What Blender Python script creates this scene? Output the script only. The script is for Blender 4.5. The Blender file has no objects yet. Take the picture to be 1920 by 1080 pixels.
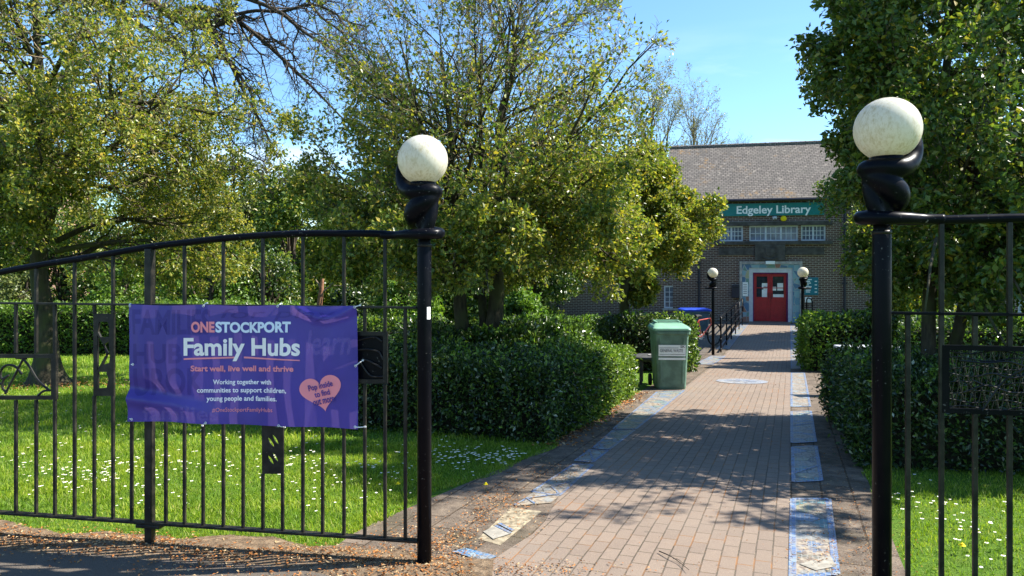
import bpy, bmesh, math, random
import numpy as np
from mathutils import Vector, Matrix
R = math.radians
C = bpy.context.scene.collection
SC = bpy.context.scene

# ------------------------------------------------------------------ camera, sky, sun, exposure
FPX, HX, HY, CH = 1400.0, 960.0, 495.0, 1.6       # focal length in photo pixels, vanishing centre, eye height
cam_d = bpy.data.cameras.new('camera')
cam_d.sensor_width = 36.0
cam_d.lens = 36.0*FPX/1920.0
cam_d.shift_y = (HY-540.0)/1920.0
cam_d.clip_start = 0.05
cam_d.clip_end = 3000
cam = bpy.data.objects.new('camera', cam_d)
C.objects.link(cam)
cam.location = (0, 0, CH)
cam.rotation_euler = (R(90), 0, 0)
SC.camera = cam

SUN_EL, SUN_AZ = R(46.5), R(5.5)                     # azimuth from +X towards +Y
to_sun = Vector((math.cos(SUN_EL)*math.cos(SUN_AZ), math.cos(SUN_EL)*math.sin(SUN_AZ), math.sin(SUN_EL)))
W = bpy.data.worlds.new('World')
SC.world = W
W.use_nodes = True
wn, wl = W.node_tree.nodes, W.node_tree.links
wn.clear()
sky = wn.new('ShaderNodeTexSky')
sky.sky_type = 'NISHITA'
sky.sun_disc = False
sky.sun_elevation = SUN_EL
sky.sun_rotation = math.atan2(to_sun.x, to_sun.y)
sky.air_density = 1.0
sky.dust_density = 0.3
sky.ozone_density = 2.0
tc = wn.new('ShaderNodeTexCoord')
mp = wn.new('ShaderNodeMapping'); mp.inputs['Scale'].default_value = (1.2, 1.2, 5.0)
cl = wn.new('ShaderNodeTexNoise'); cl.inputs['Scale'].default_value = 3.2; cl.inputs['Detail'].default_value = 7; cl.inputs['Roughness'].default_value = .55
cr = wn.new('ShaderNodeValToRGB')
cr.color_ramp.elements[0].position = .50; cr.color_ramp.elements[1].position = .74
sep = wn.new('ShaderNodeSeparateXYZ')
lo = wn.new('ShaderNodeMapRange'); lo.inputs['From Min'].default_value = .05; lo.inputs['From Max'].default_value = .30
lo.inputs['To Min'].default_value = .8; lo.inputs['To Max'].default_value = .0
mul = wn.new('ShaderNodeMath'); mul.operation = 'MULTIPLY'
mixc = wn.new('ShaderNodeMix'); mixc.data_type = 'RGBA'
mixc.inputs[7].default_value = (7.5, 8.0, 8.6, 1)
bg = wn.new('ShaderNodeBackground'); bg.inputs['Strength'].default_value = 0.094
wo = wn.new('ShaderNodeOutputWorld')
wl.new(tc.outputs['Generated'], mp.inputs['Vector']); wl.new(mp.outputs[0], cl.inputs['Vector'])
wl.new(cl.outputs['Fac'], cr.inputs['Fac']); wl.new(tc.outputs['Generated'], sep.inputs[0])
wl.new(sep.outputs['Z'], lo.inputs['Value']); wl.new(cr.outputs['Color'], mul.inputs[0]); wl.new(lo.outputs[0], mul.inputs[1])
wl.new(mul.outputs[0], mixc.inputs[0]); tint = wn.new('ShaderNodeMix'); tint.data_type = 'RGBA'; tint.blend_type = 'MULTIPLY'; tint.inputs[0].default_value = 1.0; tint.inputs[7].default_value = (.70, .92, 1.07, 1)
wl.new(sky.outputs['Color'], tint.inputs[6]); wl.new(tint.outputs[2], mixc.inputs[6])
wl.new(mixc.outputs[2], bg.inputs['Color']); wl.new(bg.outputs[0], wo.inputs['Surface'])

sun_d = bpy.data.lights.new('sun', 'SUN')
sun_d.energy = 4.9
sun_d.angle = R(0.53)
sun_d.color = (1.0, .95, .86)
sun = bpy.data.objects.new('sun', sun_d)
C.objects.link(sun)
sun.rotation_euler = to_sun.to_track_quat('Z', 'Y').to_euler()
sun.location = (20, 5, 25)
SC.view_settings.view_transform = 'Standard'
SC.view_settings.look = 'None'
SC.view_settings.gamma = 1.0
SC.view_settings.use_curve_mapping = False
SC.view_settings.exposure = 1.5
SC.cycles.max_bounces = 8
SC.cycles.transparent_max_bounces = 8

# ------------------------------------------------------------------ terrain and pixel helpers
def sp(t, w=.5):
    return w*np.logaddexp(0, t/w)
def gz(y):
    y = np.asarray(y, float)
    return -.0525*(sp(y-4.0)-sp(y-19.3))
def gzf(y): return float(gz(y))
def ground_px(px, py):
    Y = CH*FPX/(py-HY)
    for _ in range(60):
        Y = .5*Y+.5*(CH-gzf(Y))*FPX/(py-HY)
    return ((px-HX)/FPX*Y, Y)
def XP(px, Y): return (px-HX)/FPX*Y
def ZP(py, Y): return CH-(py-HY)/FPX*Y
PS = .3736                                           # the path runs along (PS, 1)
def path_r(y): return PS*np.asarray(y, float)
def path_l(y): return PS*np.asarray(y, float)-1.74

# ------------------------------------------------------------------ mesh builder
def nrm(a):
    return a/np.maximum(np.linalg.norm(a, axis=-1, keepdims=True), 1e-9)

class MB:
    def __init__(s):
        s.v = []; s.n = 0; s.f = []; s.a = []        # faces in blocks (array k x n, material)
    def add(s, V, F, m=0):
        V = np.asarray(V, float).reshape(-1, 3)
        if isinstance(F, np.ndarray):
            s.f.append((F+s.n, m))
        else:
            by = {}
            for f in F: by.setdefault(len(f), []).append(f)
            for k, l in by.items(): s.f.append((np.array(l, int)+s.n, m))
        s.v.append(V); s.n += len(V)
        return s
    def box(s, c, d, M=None, m=0):
        x, y, z = [i/2 for i in d]
        V = np.array([(a*x, b*y, e*z) for e in (-1, 1) for b in (-1, 1) for a in (-1, 1)])
        if M is not None: V = V @ np.array(M).T
        return s.add(V+np.array(c), [(0, 2, 3, 1), (4, 5, 7, 6), (0, 1, 5, 4), (2, 6, 7, 3), (0, 4, 6, 2), (1, 3, 7, 5)], m)
    def bbox(s, c, d, b=.006, m=0, M=None):
        """box with chamfered edges"""
        x, y, z = [i/2 for i in d]
        b = min(b, x*.9, y*.9, z*.9)
        bm = bmesh.new(); bmesh.ops.create_cube(bm, size=1)
        for v in bm.verts: v.co = Vector((v.co.x*2*x, v.co.y*2*y, v.co.z*2*z))
        bmesh.ops.bevel(bm, geom=list(bm.edges), offset=b, segments=2, affect='EDGES', profile=.5)
        V = np.array([v.co[:] for v in bm.verts]); bm.verts.index_update()
        F = [[v.index for v in f.verts] for f in bm.faces]; bm.free()
        if M is not None: V = V @ np.array(M).T
        return s.add(V+np.array(c), F, m)
    def tubes(s, P, Rr, S=6, m=0, cap=True):
        P = np.asarray(P, float); Rr = np.asarray(Rr, float)
        B, K, _ = P.shape
        T = np.empty_like(P); T[:, 1:-1] = P[:, 2:]-P[:, :-2]; T[:, 0] = P[:, 1]-P[:, 0]; T[:, -1] = P[:, -1]-P[:, -2]
        T = nrm(T)
        u = np.empty_like(P)
        D = nrm(P[:, -1]-P[:, 0]+1e-6)
        ref = np.where(np.abs(D[:, 2:3]) > .9, np.array([[1., 0, 0]]), np.array([[0, 0, 1.]]))
        pu = nrm(np.cross(T[:, 0], ref)+1e-7)
        for k in range(K):                            # carried along so the frame does not flip
            pu = nrm(pu-T[:, k]*np.sum(pu*T[:, k], -1, keepdims=True)); u[:, k] = pu
        w = np.cross(T, u)
        a = np.arange(S)*2*np.pi/S
        V = P[:, :, None]+Rr[:, :, None, None]*(u[:, :, None]*np.cos(a)[None, None, :, None]+w[:, :, None]*np.sin(a)[None, None, :, None])
        b = np.arange(B)[:, None, None]; k = np.arange(K-1)[None, :, None]; q = np.arange(S)[None, None, :]
        i0 = (b*K+k)*S+q; i1 = (b*K+k)*S+(q+1) % S
        F = np.stack([i0, i1, i1+S, i0+S], -1).reshape(-1, 4)
        off = s.n
        s.add(V, F, m)
        if cap and S > 3:
            base = (np.arange(B)*K*S)[:, None]
            s.f.append((base+np.arange(S)[None, ::-1]+off, m)); s.f.append((base+(K-1)*S+np.arange(S)[None]+off, m))
        return s
    def tube(s, pts, r, S=10, m=0):
        pts = np.asarray(pts, float)
        rr = np.full(len(pts), r) if np.isscalar(r) else np.asarray(r, float)
        return s.tubes(pts[None], rr[None], S, m)
    def lathe(s, prof, c=(0, 0, 0), S=20, m=0, M=None):
        prof = np.asarray(prof, float); K = len(prof); a = np.arange(S)*2*np.pi/S
        V = np.stack([prof[:, 0, None]*np.cos(a), prof[:, 0, None]*np.sin(a), np.repeat(prof[:, 1, None], S, 1)], -1).reshape(-1, 3)
        if M is not None: V = V @ np.array(M).T
        k = np.arange(K-1)[:, None]; q = np.arange(S)[None]
        F = np.stack([k*S+q, k*S+(q+1) % S, (k+1)*S+(q+1) % S, (k+1)*S+q], -1).reshape(-1, 4)
        off = s.n
        s.add(V+np.array(c), F, m)
        if prof[0, 0] > 1e-6: s.f.append((np.arange(S)[None, ::-1]+off, m))
        if prof[-1, 0] > 1e-6: s.f.append((np.arange(S)[None]+(K-1)*S+off, m))
        return s
    def build(s, name, mats, parent=None, smooth=False, origin=None):
        """links ONE mesh object; vertices are given in world space"""
        V = np.concatenate(s.v) if s.v else np.zeros((0, 3))
        org = np.array(origin if origin is not None else (0, 0, 0), float)
        if parent is not None: org = np.array(parent['_o'])
        V = V-org
        me = bpy.data.meshes.new(name)
        me.vertices.add(len(V)); me.vertices.foreach_set('co', V.astype(np.float32).ravel())
        cnt = np.concatenate([np.full(len(f), f.shape[1]) for f, _ in s.f]); li = np.concatenate([f.ravel() for f, _ in s.f])
        mi = np.concatenate([np.full(len(f), m) for f, m in s.f])
        me.loops.add(len(li)); me.loops.foreach_set('vertex_index', li.astype(np.int32))
        me.polygons.add(len(cnt)); me.polygons.foreach_set('loop_start', np.concatenate([[0], np.cumsum(cnt)[:-1]]).astype(np.int32))
        me.polygons.foreach_set('loop_total', cnt.astype(np.int32))
        me.polygons.foreach_set('material_index', mi.astype(np.int32))
        me.polygons.foreach_set('use_smooth', np.full(len(cnt), bool(smooth)))
        me.update(calc_edges=True); me.validate()
        for m in (mats if isinstance(mats, (list, tuple)) else [mats]): me.materials.append(m)
        o = bpy.data.objects.new(name, me); C.objects.link(o)
        if parent is not None: o.parent = parent
        else: o.location = org
        o['_o'] = list(org)
        return o

def tag(o, label=None, cat=None, group=None, kind=None):
    if label: o['label'] = label
    if cat: o['category'] = cat
    if group: o['group'] = group
    if kind: o['kind'] = kind
    return o
def thing(name, loc, label, cat, group=None):
    o = bpy.data.objects.new(name, None); C.objects.link(o); o.location = loc
    o.empty_display_size = .1
    o['_o'] = list(loc)
    return tag(o, label, cat, group)
def dup(root, loc, label=None, rotz=None):
    r = root.copy(); C.objects.link(r); r.location = loc
    if label: r['label'] = label
    if rotz is not None: r.rotation_euler = (0, 0, rotz)
    for ch in list(root.children):
        c = ch.copy(); C.objects.link(c); c.parent = r
        for g in list(ch.children):
            d = g.copy(); C.objects.link(d); d.parent = c
    return r

# ------------------------------------------------------------------ materials
class NM:
    def __init__(s, name):
        s.m = bpy.data.materials.new(name); s.m.use_nodes = True
        s.t = s.m.node_tree; s.t.nodes.clear()
        s.out = s.t.nodes.new('ShaderNodeOutputMaterial')
    def n(s, typ, props=None, **inp):
        nd = s.t.nodes.new('ShaderNode'+typ)
        for k, v in (props or {}).items(): setattr(nd, k, v)
        for k, v in inp.items():
            key = int(k[1:]) if k[0] == '_' and k[1:].isdigit() else k.replace('_', ' ')
            s.set(nd.inputs[key], v)
        return nd
    def set(s, sock, v):
        if isinstance(v, bpy.types.NodeSocket): s.t.links.new(v, sock)
        elif isinstance(v, bpy.types.Node): s.t.links.new(v.outputs[0], sock)
        else:
            if isinstance(v, (tuple, list)) and len(v) == 3 and sock.type == 'RGBA': v = (*v, 1)
            sock.default_value = v
    def pos(s): return s.n('NewGeometry').outputs['Position']
    def noise(s, scale, detail=4, rough=.55, vec=None):
        nd = s.n('TexNoise', Scale=scale, Detail=detail, Roughness=rough)
        s.set(nd.inputs['Vector'], vec if vec is not None else s.pos())
        return nd.outputs['Fac']
    def ramp(s, fac, *stops, interp='LINEAR'):
        nd = s.n('ValToRGB'); e = nd.color_ramp; e.interpolation = interp
        while len(e.elements) < len(stops): e.elements.new(.5)
        for el, (p, c) in zip(e.elements, stops):
            el.position = p; el.color = (*c, 1) if len(c) == 3 else c
        s.set(nd.inputs[0], fac)
        return nd.outputs[0]
    def mask(s, fac, a, b):
        nd = s.n('MapRange', _0=fac, _1=a, _2=b, _3=0.0, _4=1.0); return nd.outputs[0]
    def mix(s, f, a, b, blend='MIX'):
        nd = s.n('Mix', dict(data_type='RGBA', blend_type=blend))
        s.set(nd.inputs[0], f); s.set(nd.inputs[6], a); s.set(nd.inputs[7], b)
        return nd.outputs[2]
    def math(s, op, a, b=0.0):
        nd = s.n('Math', dict(operation=op)); s.set(nd.inputs[0], a); s.set(nd.inputs[1], b); return nd.outputs[0]
    def bump(s, h, strength=.3, dist=.01):
        return s.n('Bump', Height=h, Strength=strength, Distance=dist).outputs[0]
    def uv(s, au, av):
        p = s.pos()
        d1 = s.n('VectorMath', dict(operation='DOT_PRODUCT')); s.set(d1.inputs[0], p); d1.inputs[1].default_value = au
        d2 = s.n('VectorMath', dict(operation='DOT_PRODUCT')); s.set(d2.inputs[0], p); d2.inputs[1].default_value = av
        c = s.n('CombineXYZ', _0=d1.outputs['Value'], _1=d2.outputs['Value']); return c.outputs[0]
    def bsdf(s, col, rough=.6, spec=.4, metal=0., normal=None, **kw):
        nd = s.n('BsdfPrincipled', Roughness=rough, Metallic=metal)
        s.set(nd.inputs['Base Color'], col); nd.inputs['Specular IOR Level'].default_value = spec
        if normal is not None: s.set(nd.inputs['Normal'], normal)
        for k, v in kw.items(): s.set(nd.inputs[k.replace('_', ' ')], v)
        return nd.outputs[0]
    def fin(s, sh):
        s.t.links.new(sh, s.out.inputs['Surface']); return s.m

def plain(name, col, rough=.6, spec=.4, metal=0., var=.25, scale=8, bump=0.):
    m = NM(name)
    nz = m.noise(scale, 5)
    c = m.mix(m.mask(nz, .35, .7), tuple(i*(1-var) for i in col), tuple(min(1, i*(1+var)) for i in col))
    return m.fin(m.bsdf(c, rough, spec, metal, m.bump(nz, bump) if bump else None))

def leafmat(name, stops, transl=.35, rough=.40, spec=.5, tcol=(1.12, 1.2, .55)):
    m = NM(name)
    rnd = m.n('NewGeometry').outputs['Random Per Island']
    c = m.ramp(rnd, *stops)
    b = m.bsdf(c, rough, spec)
    t = m.n('BsdfTranslucent'); m.set(t.inputs[0], m.mix(1.0, c, tcol, 'MULTIPLY'))
    mx = m.n('MixShader', _0=transl); m.set(mx.inputs[1], b); m.set(mx.inputs[2], t.outputs[0])
    return m.fin(mx.outputs[0])

MT = {}
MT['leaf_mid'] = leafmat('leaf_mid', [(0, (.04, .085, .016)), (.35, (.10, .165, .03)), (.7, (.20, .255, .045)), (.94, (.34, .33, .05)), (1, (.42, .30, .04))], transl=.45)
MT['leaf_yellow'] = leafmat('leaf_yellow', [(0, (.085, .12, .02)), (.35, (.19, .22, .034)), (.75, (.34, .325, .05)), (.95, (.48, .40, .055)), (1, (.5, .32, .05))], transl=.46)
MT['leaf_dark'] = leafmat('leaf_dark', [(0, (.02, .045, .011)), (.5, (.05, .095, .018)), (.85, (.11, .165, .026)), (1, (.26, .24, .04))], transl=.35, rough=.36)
MT['leaf_right'] = leafmat('leaf_right', [(0, (.036, .076, .016)), (.45, (.088, .15, .028)), (.8, (.17, .225, .04)), (.97, (.28, .25, .03)), (1, (.40, .28, .03))], transl=.42)
MT['leaf_ivy'] = leafmat('leaf_ivy', [(0, (.045, .10, .016)), (.5, (.12, .22, .028)), (1, (.22, .32, .045))], transl=.42)
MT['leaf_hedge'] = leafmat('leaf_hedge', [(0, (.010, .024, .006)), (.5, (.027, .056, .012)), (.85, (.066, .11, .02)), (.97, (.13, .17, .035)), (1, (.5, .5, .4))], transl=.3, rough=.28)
MT['leaf_hedge_sunlit'] = leafmat('leaf_hedge_sunlit', [(0, (.05, .11, .012)), (.5, (.13, .23, .024)), (1, (.26, .33, .045))], transl=.35)  # lit copy of the hedge leaves, sunlight put into the colour
MT['leaf_conifer'] = leafmat('leaf_conifer', [(0, (.05, .075, .02)), (.6, (.11, .14, .035)), (1, (.2, .21, .05))], transl=.3)
MT['leaf_bud'] = leafmat('leaf_bud', [(0, (.16, .16, .06)), (1, (.3, .27, .1))])
MT['grass'] = leafmat('grass_blades', [(0, (.13, .22, .014)), (.5, (.25, .36, .025)), (.85, (.34, .43, .045)), (1, (.5, .47, .17))], transl=.45, rough=.5, spec=.25)
def drift(m_):
    t = m_.node_tree; nd = t.nodes
    rp = [q for q in nd if q.type == 'VALTORGB'][0]; g = nd.new('ShaderNodeNewGeometry'); nz = nd.new('ShaderNodeTexNoise'); nz.inputs['Scale'].default_value = 1.7; nz.inputs['Detail'].default_value = 5
    r2 = nd.new('ShaderNodeValToRGB'); e = r2.color_ramp.elements
    e[0].position = .36; e[0].color = (.62, .74, .75, 1); e[1].position = .66; e[1].color = (1.12, 1.04, .95, 1)
    mx = nd.new('ShaderNodeMix'); mx.data_type = 'RGBA'; mx.blend_type = 'MULTIPLY'; mx.inputs[0].default_value = 1
    t.links.new(g.outputs['Position'], nz.inputs['Vector']); t.links.new(nz.outputs['Fac'], r2.inputs[0])
    tg = [l.to_socket for l in rp.outputs[0].links]
    t.links.new(rp.outputs[0], mx.inputs[6]); t.links.new(r2.outputs[0], mx.inputs[7])
    for q in tg: t.links.new(mx.outputs[2], q)
drift(MT['grass'])
MT['litter'] = leafmat('litter', [(0, (.10, .045, .02)), (.3, (.26, .10, .03)), (.65, (.42, .17, .045)), (.85, (.36, .25, .13)), (1, (.5, .38, .22))], transl=.1, rough=.8, spec=.1, tcol=(1, .9, .7))

def bark(name, a, b, moss=None):
    m = NM(name)
    w = m.n('Mapping', Scale=(1, 1, .25)); m.set(w.inputs[0], m.pos())
    nz = m.noise(22, 6, .65, w.outputs[0])
    c = m.mix(m.mask(nz, .35, .68), a, b)
    if moss: c = m.mix(m.mask(m.noise(3.5, 4), .45, .62), c, moss)
    return m.fin(m.bsdf(c, .85, .2, 0, m.bump(nz, .6, .02)))
MT['bark_green'] = bark('bark_green', (.022, .019, .012), (.075, .062, .038), (.055, .058, .022))
MT['bark_dark'] = bark('bark_dark', (.03, .024, .018), (.09, .07, .05))
MT['bark_grey'] = bark('bark_grey', (.08, .065, .05), (.2, .17, .13))
MT['twig'] = bark('twig', (.11, .085, .055), (.28, .22, .14))
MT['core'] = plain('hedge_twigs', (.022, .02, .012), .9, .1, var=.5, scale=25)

# black painted steel, scuffed, with dirty greenish patches
m = NM('black_paint')
nz = m.noise(9, 6, .6); sc = m.noise(60, 4, .6)
c = m.mix(m.mask(nz, .45, .7), (.003, .0035, .006), (.006, .006, .008))
c = m.mix(m.math('MULTIPLY', m.mask(sc, .64, .70), m.mask(m.noise(5, 3), .45, .6)), c, (.13, .125, .115))
MT['black'] = m.fin(m.bsdf(c, m.mix(m.mask(nz, .4, .7), (.3,)*3, (.45,)*3), .08, 0, m.bump(nz, .08, .004)))
m = NM('weathered_paint')
nz = m.noise(14, 6, .6); sc = m.noise(70, 4, .6)
c = m.mix(m.mask(nz, .42, .66), (.004, .004, .004), (.028, .025, .018))
c = m.mix(m.mask(sc, .66, .73), c, (.10, .085, .06))
MT['black_worn'] = m.fin(m.bsdf(c, .45, .3, 0, m.bump(sc, .1, .003)))
MT['chip'] = plain('bare_primer', (.42, .42, .40), .6, .3, var=.2, scale=40)

# dirty opal globe
m = NM('opal_globe')
w = m.n('Mapping', Scale=(1, 1, .45)); m.set(w.inputs[0], m.pos())
nz = m.noise(75, 8, .78, w.outputs[0]); nb = m.noise(7, 4)
c = m.mix(m.mask(nz, .46, .66), (.74, .70, .58), (.50, .43, .24))
c = m.mix(m.math('MULTIPLY', m.mask(nb, .4, .62), .5), c, (.80, .77, .68))
b = m.bsdf(c, .3, .4)
t = m.n('BsdfTranslucent'); m.set(t.inputs[0], c)
mx = m.n('MixShader', _0=.35); m.set(mx.inputs[1], b); m.set(mx.inputs[2], t.outputs[0])
MT['globe'] = m.fin(mx.outputs[0])

# block paving
dn = math.hypot(PS, 1); PD = (PS/dn, 1/dn, 0); PP = (1/dn, -PS/dn, 0)
m = NM('block_paving')
uv = m.uv(PD, PP)
wob = m.n('TexNoise', Scale=3.0, Detail=2.0); m.set(wob.inputs['Vector'], uv)
uvw = m.n('VectorMath', dict(operation='MULTIPLY_ADD')); m.set(uvw.inputs[0], wob.outputs['Color']); uvw.inputs[1].default_value = (.012, .012, 0); m.set(uvw.inputs[2], uv)
bt = m.n('TexBrick', dict(offset=.5, squash=1.0), Scale=1.0, Mortar_Size=.005, Mortar_Smooth=.25, Bias=0.0, Brick_Width=.182, Row_Height=.089)
m.set(bt.inputs['Vector'], uvw.outputs[0])
m.set(bt.inputs['Color1'], (.20, .152, .117)); m.set(bt.inputs['Color2'], (.168, .128, .10)); m.set(bt.inputs['Mortar'], (.06, .048, .034))
big = m.noise(.9, 5, .6); fine = m.noise(160, 3, .7); med = m.noise(14, 5, .65)
c = m.mix(m.math('MULTIPLY', m.mask(big, .4, .65), .45), bt.outputs[0], (.20, .16, .125))
c = m.mix(m.math('MULTIPLY', m.mask(med, .52, .7), .4), c, (.15, .11, .09))
c = m.mix(m.math('MULTIPLY', m.mask(fine, .5, .72), .65), c, m.mix(.55, c, (.42, .32, .22)))
jn = m.math('MULTIPLY', bt.outputs['Fac'], m.mask(m.noise(2.3, 4), .5, .62))
c = m.mix(m.math('MULTIPLY', jn, .8), c, (.26, .12, .045))
gum = m.n('TexVoronoi', Scale=3.1); m.set(gum.inputs['Vector'], m.pos())
c = m.mix(m.math('MULTIPLY', m.math('LESS_THAN', gum.outputs['Distance'], .055), .35), c, (.05, .045, .04))
pt = m.noise(.45, 3, .5)
c = m.mix(m.math('MULTIPLY', m.mask(pt, .52, .62), .35), c, m.mix(.5, c, (.16, .15, .14)))
hh = m.math('ADD', m.math('MULTIPLY', bt.outputs['Fac'], -1.0), m.math('MULTIPLY', fine, .25))
MT['paving'] = m.fin(m.bsdf(c, .8, .25, 0, m.bump(hh, .5, .006)))

m = NM('asphalt')
f = m.noise(230, 3, .8); b2 = m.noise(2.2, 5, .6); ch = m.n('TexVoronoi', Scale=130.0); m.set(ch.inputs['Vector'], m.pos())
c = m.mix(m.mask(f, .4, .7), (.072, .060, .048), (.155, .13, .105))
c = m.mix(m.math('MULTIPLY', m.mask(b2, .45, .65), .5), c, (.12, .095, .07))
MT['asphalt'] = m.fin(m.bsdf(c, .9, .2, 0, m.bump(ch.outputs['Distance'], .5, .004)))

m = NM('soil')
a = m.noise(18, 7, .7); b2 = m.noise(90, 4, .7)
c = m.ramp(a, (.3, (.06, .043, .03)), (.5, (.15, .108, .07)), (.7, (.29, .21, .135)))
c = m.mix(m.mask(b2, .56, .66), c, (.26, .15, .075))
MT['soil'] = m.fin(m.bsdf(c, .95, .1, 0, m.bump(a, .8, .03)))

m = NM('edging_concrete')
a = m.noise(7, 6, .65); b2 = m.noise(120, 3, .7)
c = m.ramp(a, (.3, (.07, .055, .042)), (.55, (.165, .13, .10)), (.75, (.28, .22, .16)))
eb = m.n('TexBrick', dict(offset=.5), Scale=1.0, Mortar_Size=.009, Mortar_Smooth=.4, Brick_Width=.44, Row_Height=.21); m.set(eb.inputs['Vector'], m.uv(PD, PP))
m.set(eb.inputs['Color1'], (.9, .88, .86)); m.set(eb.inputs['Color2'], (.62, .60, .58)); m.set(eb.inputs['Mortar'], (.30, .24, .18))
c = m.mix(.85, c, eb.outputs[0], 'MULTIPLY')
c = m.mix(m.math('MULTIPLY', m.mask(b2, .5, .7), .4), c, (.33, .28, .22))
c = m.mix(m.math('MULTIPLY', m.mask(m.noise(2.1, 5), .52, .66), .6), c, (.075, .065, .04))
MT['edging'] = m.fin(m.bsdf(c, .9, .15, 0, m.bump(m.math('ADD', b2, m.math('MULTIPLY', eb.outputs['Fac'], -1.0)), .5, .008)))

m = NM('lawn')
a = m.noise(5, 6, .65); b2 = m.noise(60, 5, .75)
c = m.ramp(b2, (.3, (.05, .105, .014)), (.55, (.10, .19, .02)), (.75, (.17, .25, .035)))
c = m.mix(m.math('MULTIPLY', m.mask(a, .5, .7), .4), c, (.15, .17, .035))
MT['lawn'] = m.fin(m.bsdf(c, .9, .1, 0, m.bump(b2, .9, .03)))

# building facade axes
FE = np.array([.970, -.2425, 0]); FN = np.array([-.2425, -.970, 0])
def brickwork(name, c1, c2, mo, w=.225, h=.075, ms=.011):
    m = NM(name)
    uv = m.uv(tuple(FE+FN), (0, 0, 1))
    bt = m.n('TexBrick', dict(offset=.5), Scale=1.0, Mortar_Size=ms, Mortar_Smooth=.1, Bias=-.1, Brick_Width=w, Row_Height=h)
    m.set(bt.inputs['Vector'], uv); m.set(bt.inputs['Color1'], c1); m.set(bt.inputs['Color2'], c2); m.set(bt.inputs['Mortar'], mo)
    nz = m.noise(.8, 5, .6)
    c = m.mix(m.math('MULTIPLY', m.mask(nz, .42, .65), .45), bt.outputs[0], m.mix(.6, bt.outputs[0], (.05, .035, .03)))
    return m.fin(m.bsdf(c, .85, .2, 0, m.bump(bt.outputs['Fac'], -.4, .01)))
MT['brick'] = brickwork('brown_brick', (.115, .056, .043), (.07, .040, .036), (.34, .29, .24))
MT['brick_red'] = brickwork('red_brick', (.36, .15, .10), (.28, .12, .09), (.4, .34, .28))
m = NM('roof_tiles')
uv = m.uv(tuple(FE), (0, 0, 1.45))
bt = m.n('TexBrick', dict(offset=.5), Scale=1.0, Mortar_Size=.014, Mortar_Smooth=.35, Bias=0.0, Brick_Width=.19, Row_Height=.125)
m.set(bt.inputs['Vector'], uv); m.set(bt.inputs['Color1'], (.185, .16, .137)); m.set(bt.inputs['Color2'], (.12, .105, .092)); m.set(bt.inputs['Mortar'], (.035, .03, .027))
l1 = m.noise(.55, 6, .65); l2 = m.noise(4.5, 6, .7)
lich = m.math('MULTIPLY', m.math('MULTIPLY', m.mask(l1, .54, .66), m.mask(l2, .5, .62)), .75)
c = m.mix(lich, bt.outputs[0], (.34, .19, .055))
c = m.mix(m.math('MULTIPLY', m.mask(m.noise(7, 4), .6, .68), .6), c, (.36, .31, .25))
c = m.mix(m.math('MULTIPLY', m.mask(m.noise(1.3, 4), .5, .7), .5), c, (.11, .10, .085))
MT['roof'] = m.fin(m.bsdf(c, .85, .2, 0, m.bump(bt.outputs['Fac'], -.6, .02)))
MT['stone_dark'] = plain('soot_stone', (.075, .068, .062), .85, .2, var=.4, scale=5, bump=.3)
MT['stone'] = plain('grey_stone', (.34, .32, .30), .85, .2, var=.3, scale=6, bump=.2)
MT['white_paint'] = plain('white_paint', (.50, .52, .56), .5, .3, var=.1)
MT['door_red'] = plain('door_red', (.36, .010, .016), .4, .4, var=.15)
MT['door_frame'] = plain('door_frame', (.15, .012, .10), .5, .3)
MT['glass'] = plain('dark_glass', (.03, .035, .045), .06, .8, var=.3)
MT['glass_blue'] = plain('leaded_glass', (.15, .17, .23), .12, .7, var=.4, scale=3)
MT['paper'] = plain('paper', (.78, .78, .76), .7, .2, var=.05)
MT['teal'] = plain('teal_sign', (.004, .165, .155), .45, .4, var=.08)
MT['teal2'] = plain('teal_notice', (.01, .15, .20), .5, .3, var=.1)
MT['white_ink'] = plain('white_ink', (.82, .82, .8), .6, .2, var=.05)
MT['pipe'] = plain('pipe_paint', (.02, .018, .03), .5, .4)
m = NM('door_mosaic')
uv = m.uv(tuple(FE), (0, 0, 1))
v = m.n('TexVoronoi', Scale=3.6, Randomness=.6); m.set(v.inputs['Vector'], uv)
sv = m.n('SeparateColor'); m.set(sv.inputs[0], v.outputs['Color'])
c = m.ramp(sv.outputs[0], (0, (.07, .15, .25)), (.3, (.12, .25, .33)), (.5, (.2, .33, .38)), (.68, (.28, .13, .09)), (.8, (.13, .24, .2)), (.92, (.36, .34, .2)), interp='CONSTANT')
ck = m.n('TexVoronoi', dict(feature='DISTANCE_TO_EDGE'), Scale=3.6, Randomness=.6); m.set(ck.inputs['Vector'], uv)
c = m.mix(m.mask(ck.outputs[0], .02, .035), (.3, .32, .34), c)
MT['door_mosaic'] = m.fin(m.bsdf(c, .4, .4))

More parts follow.
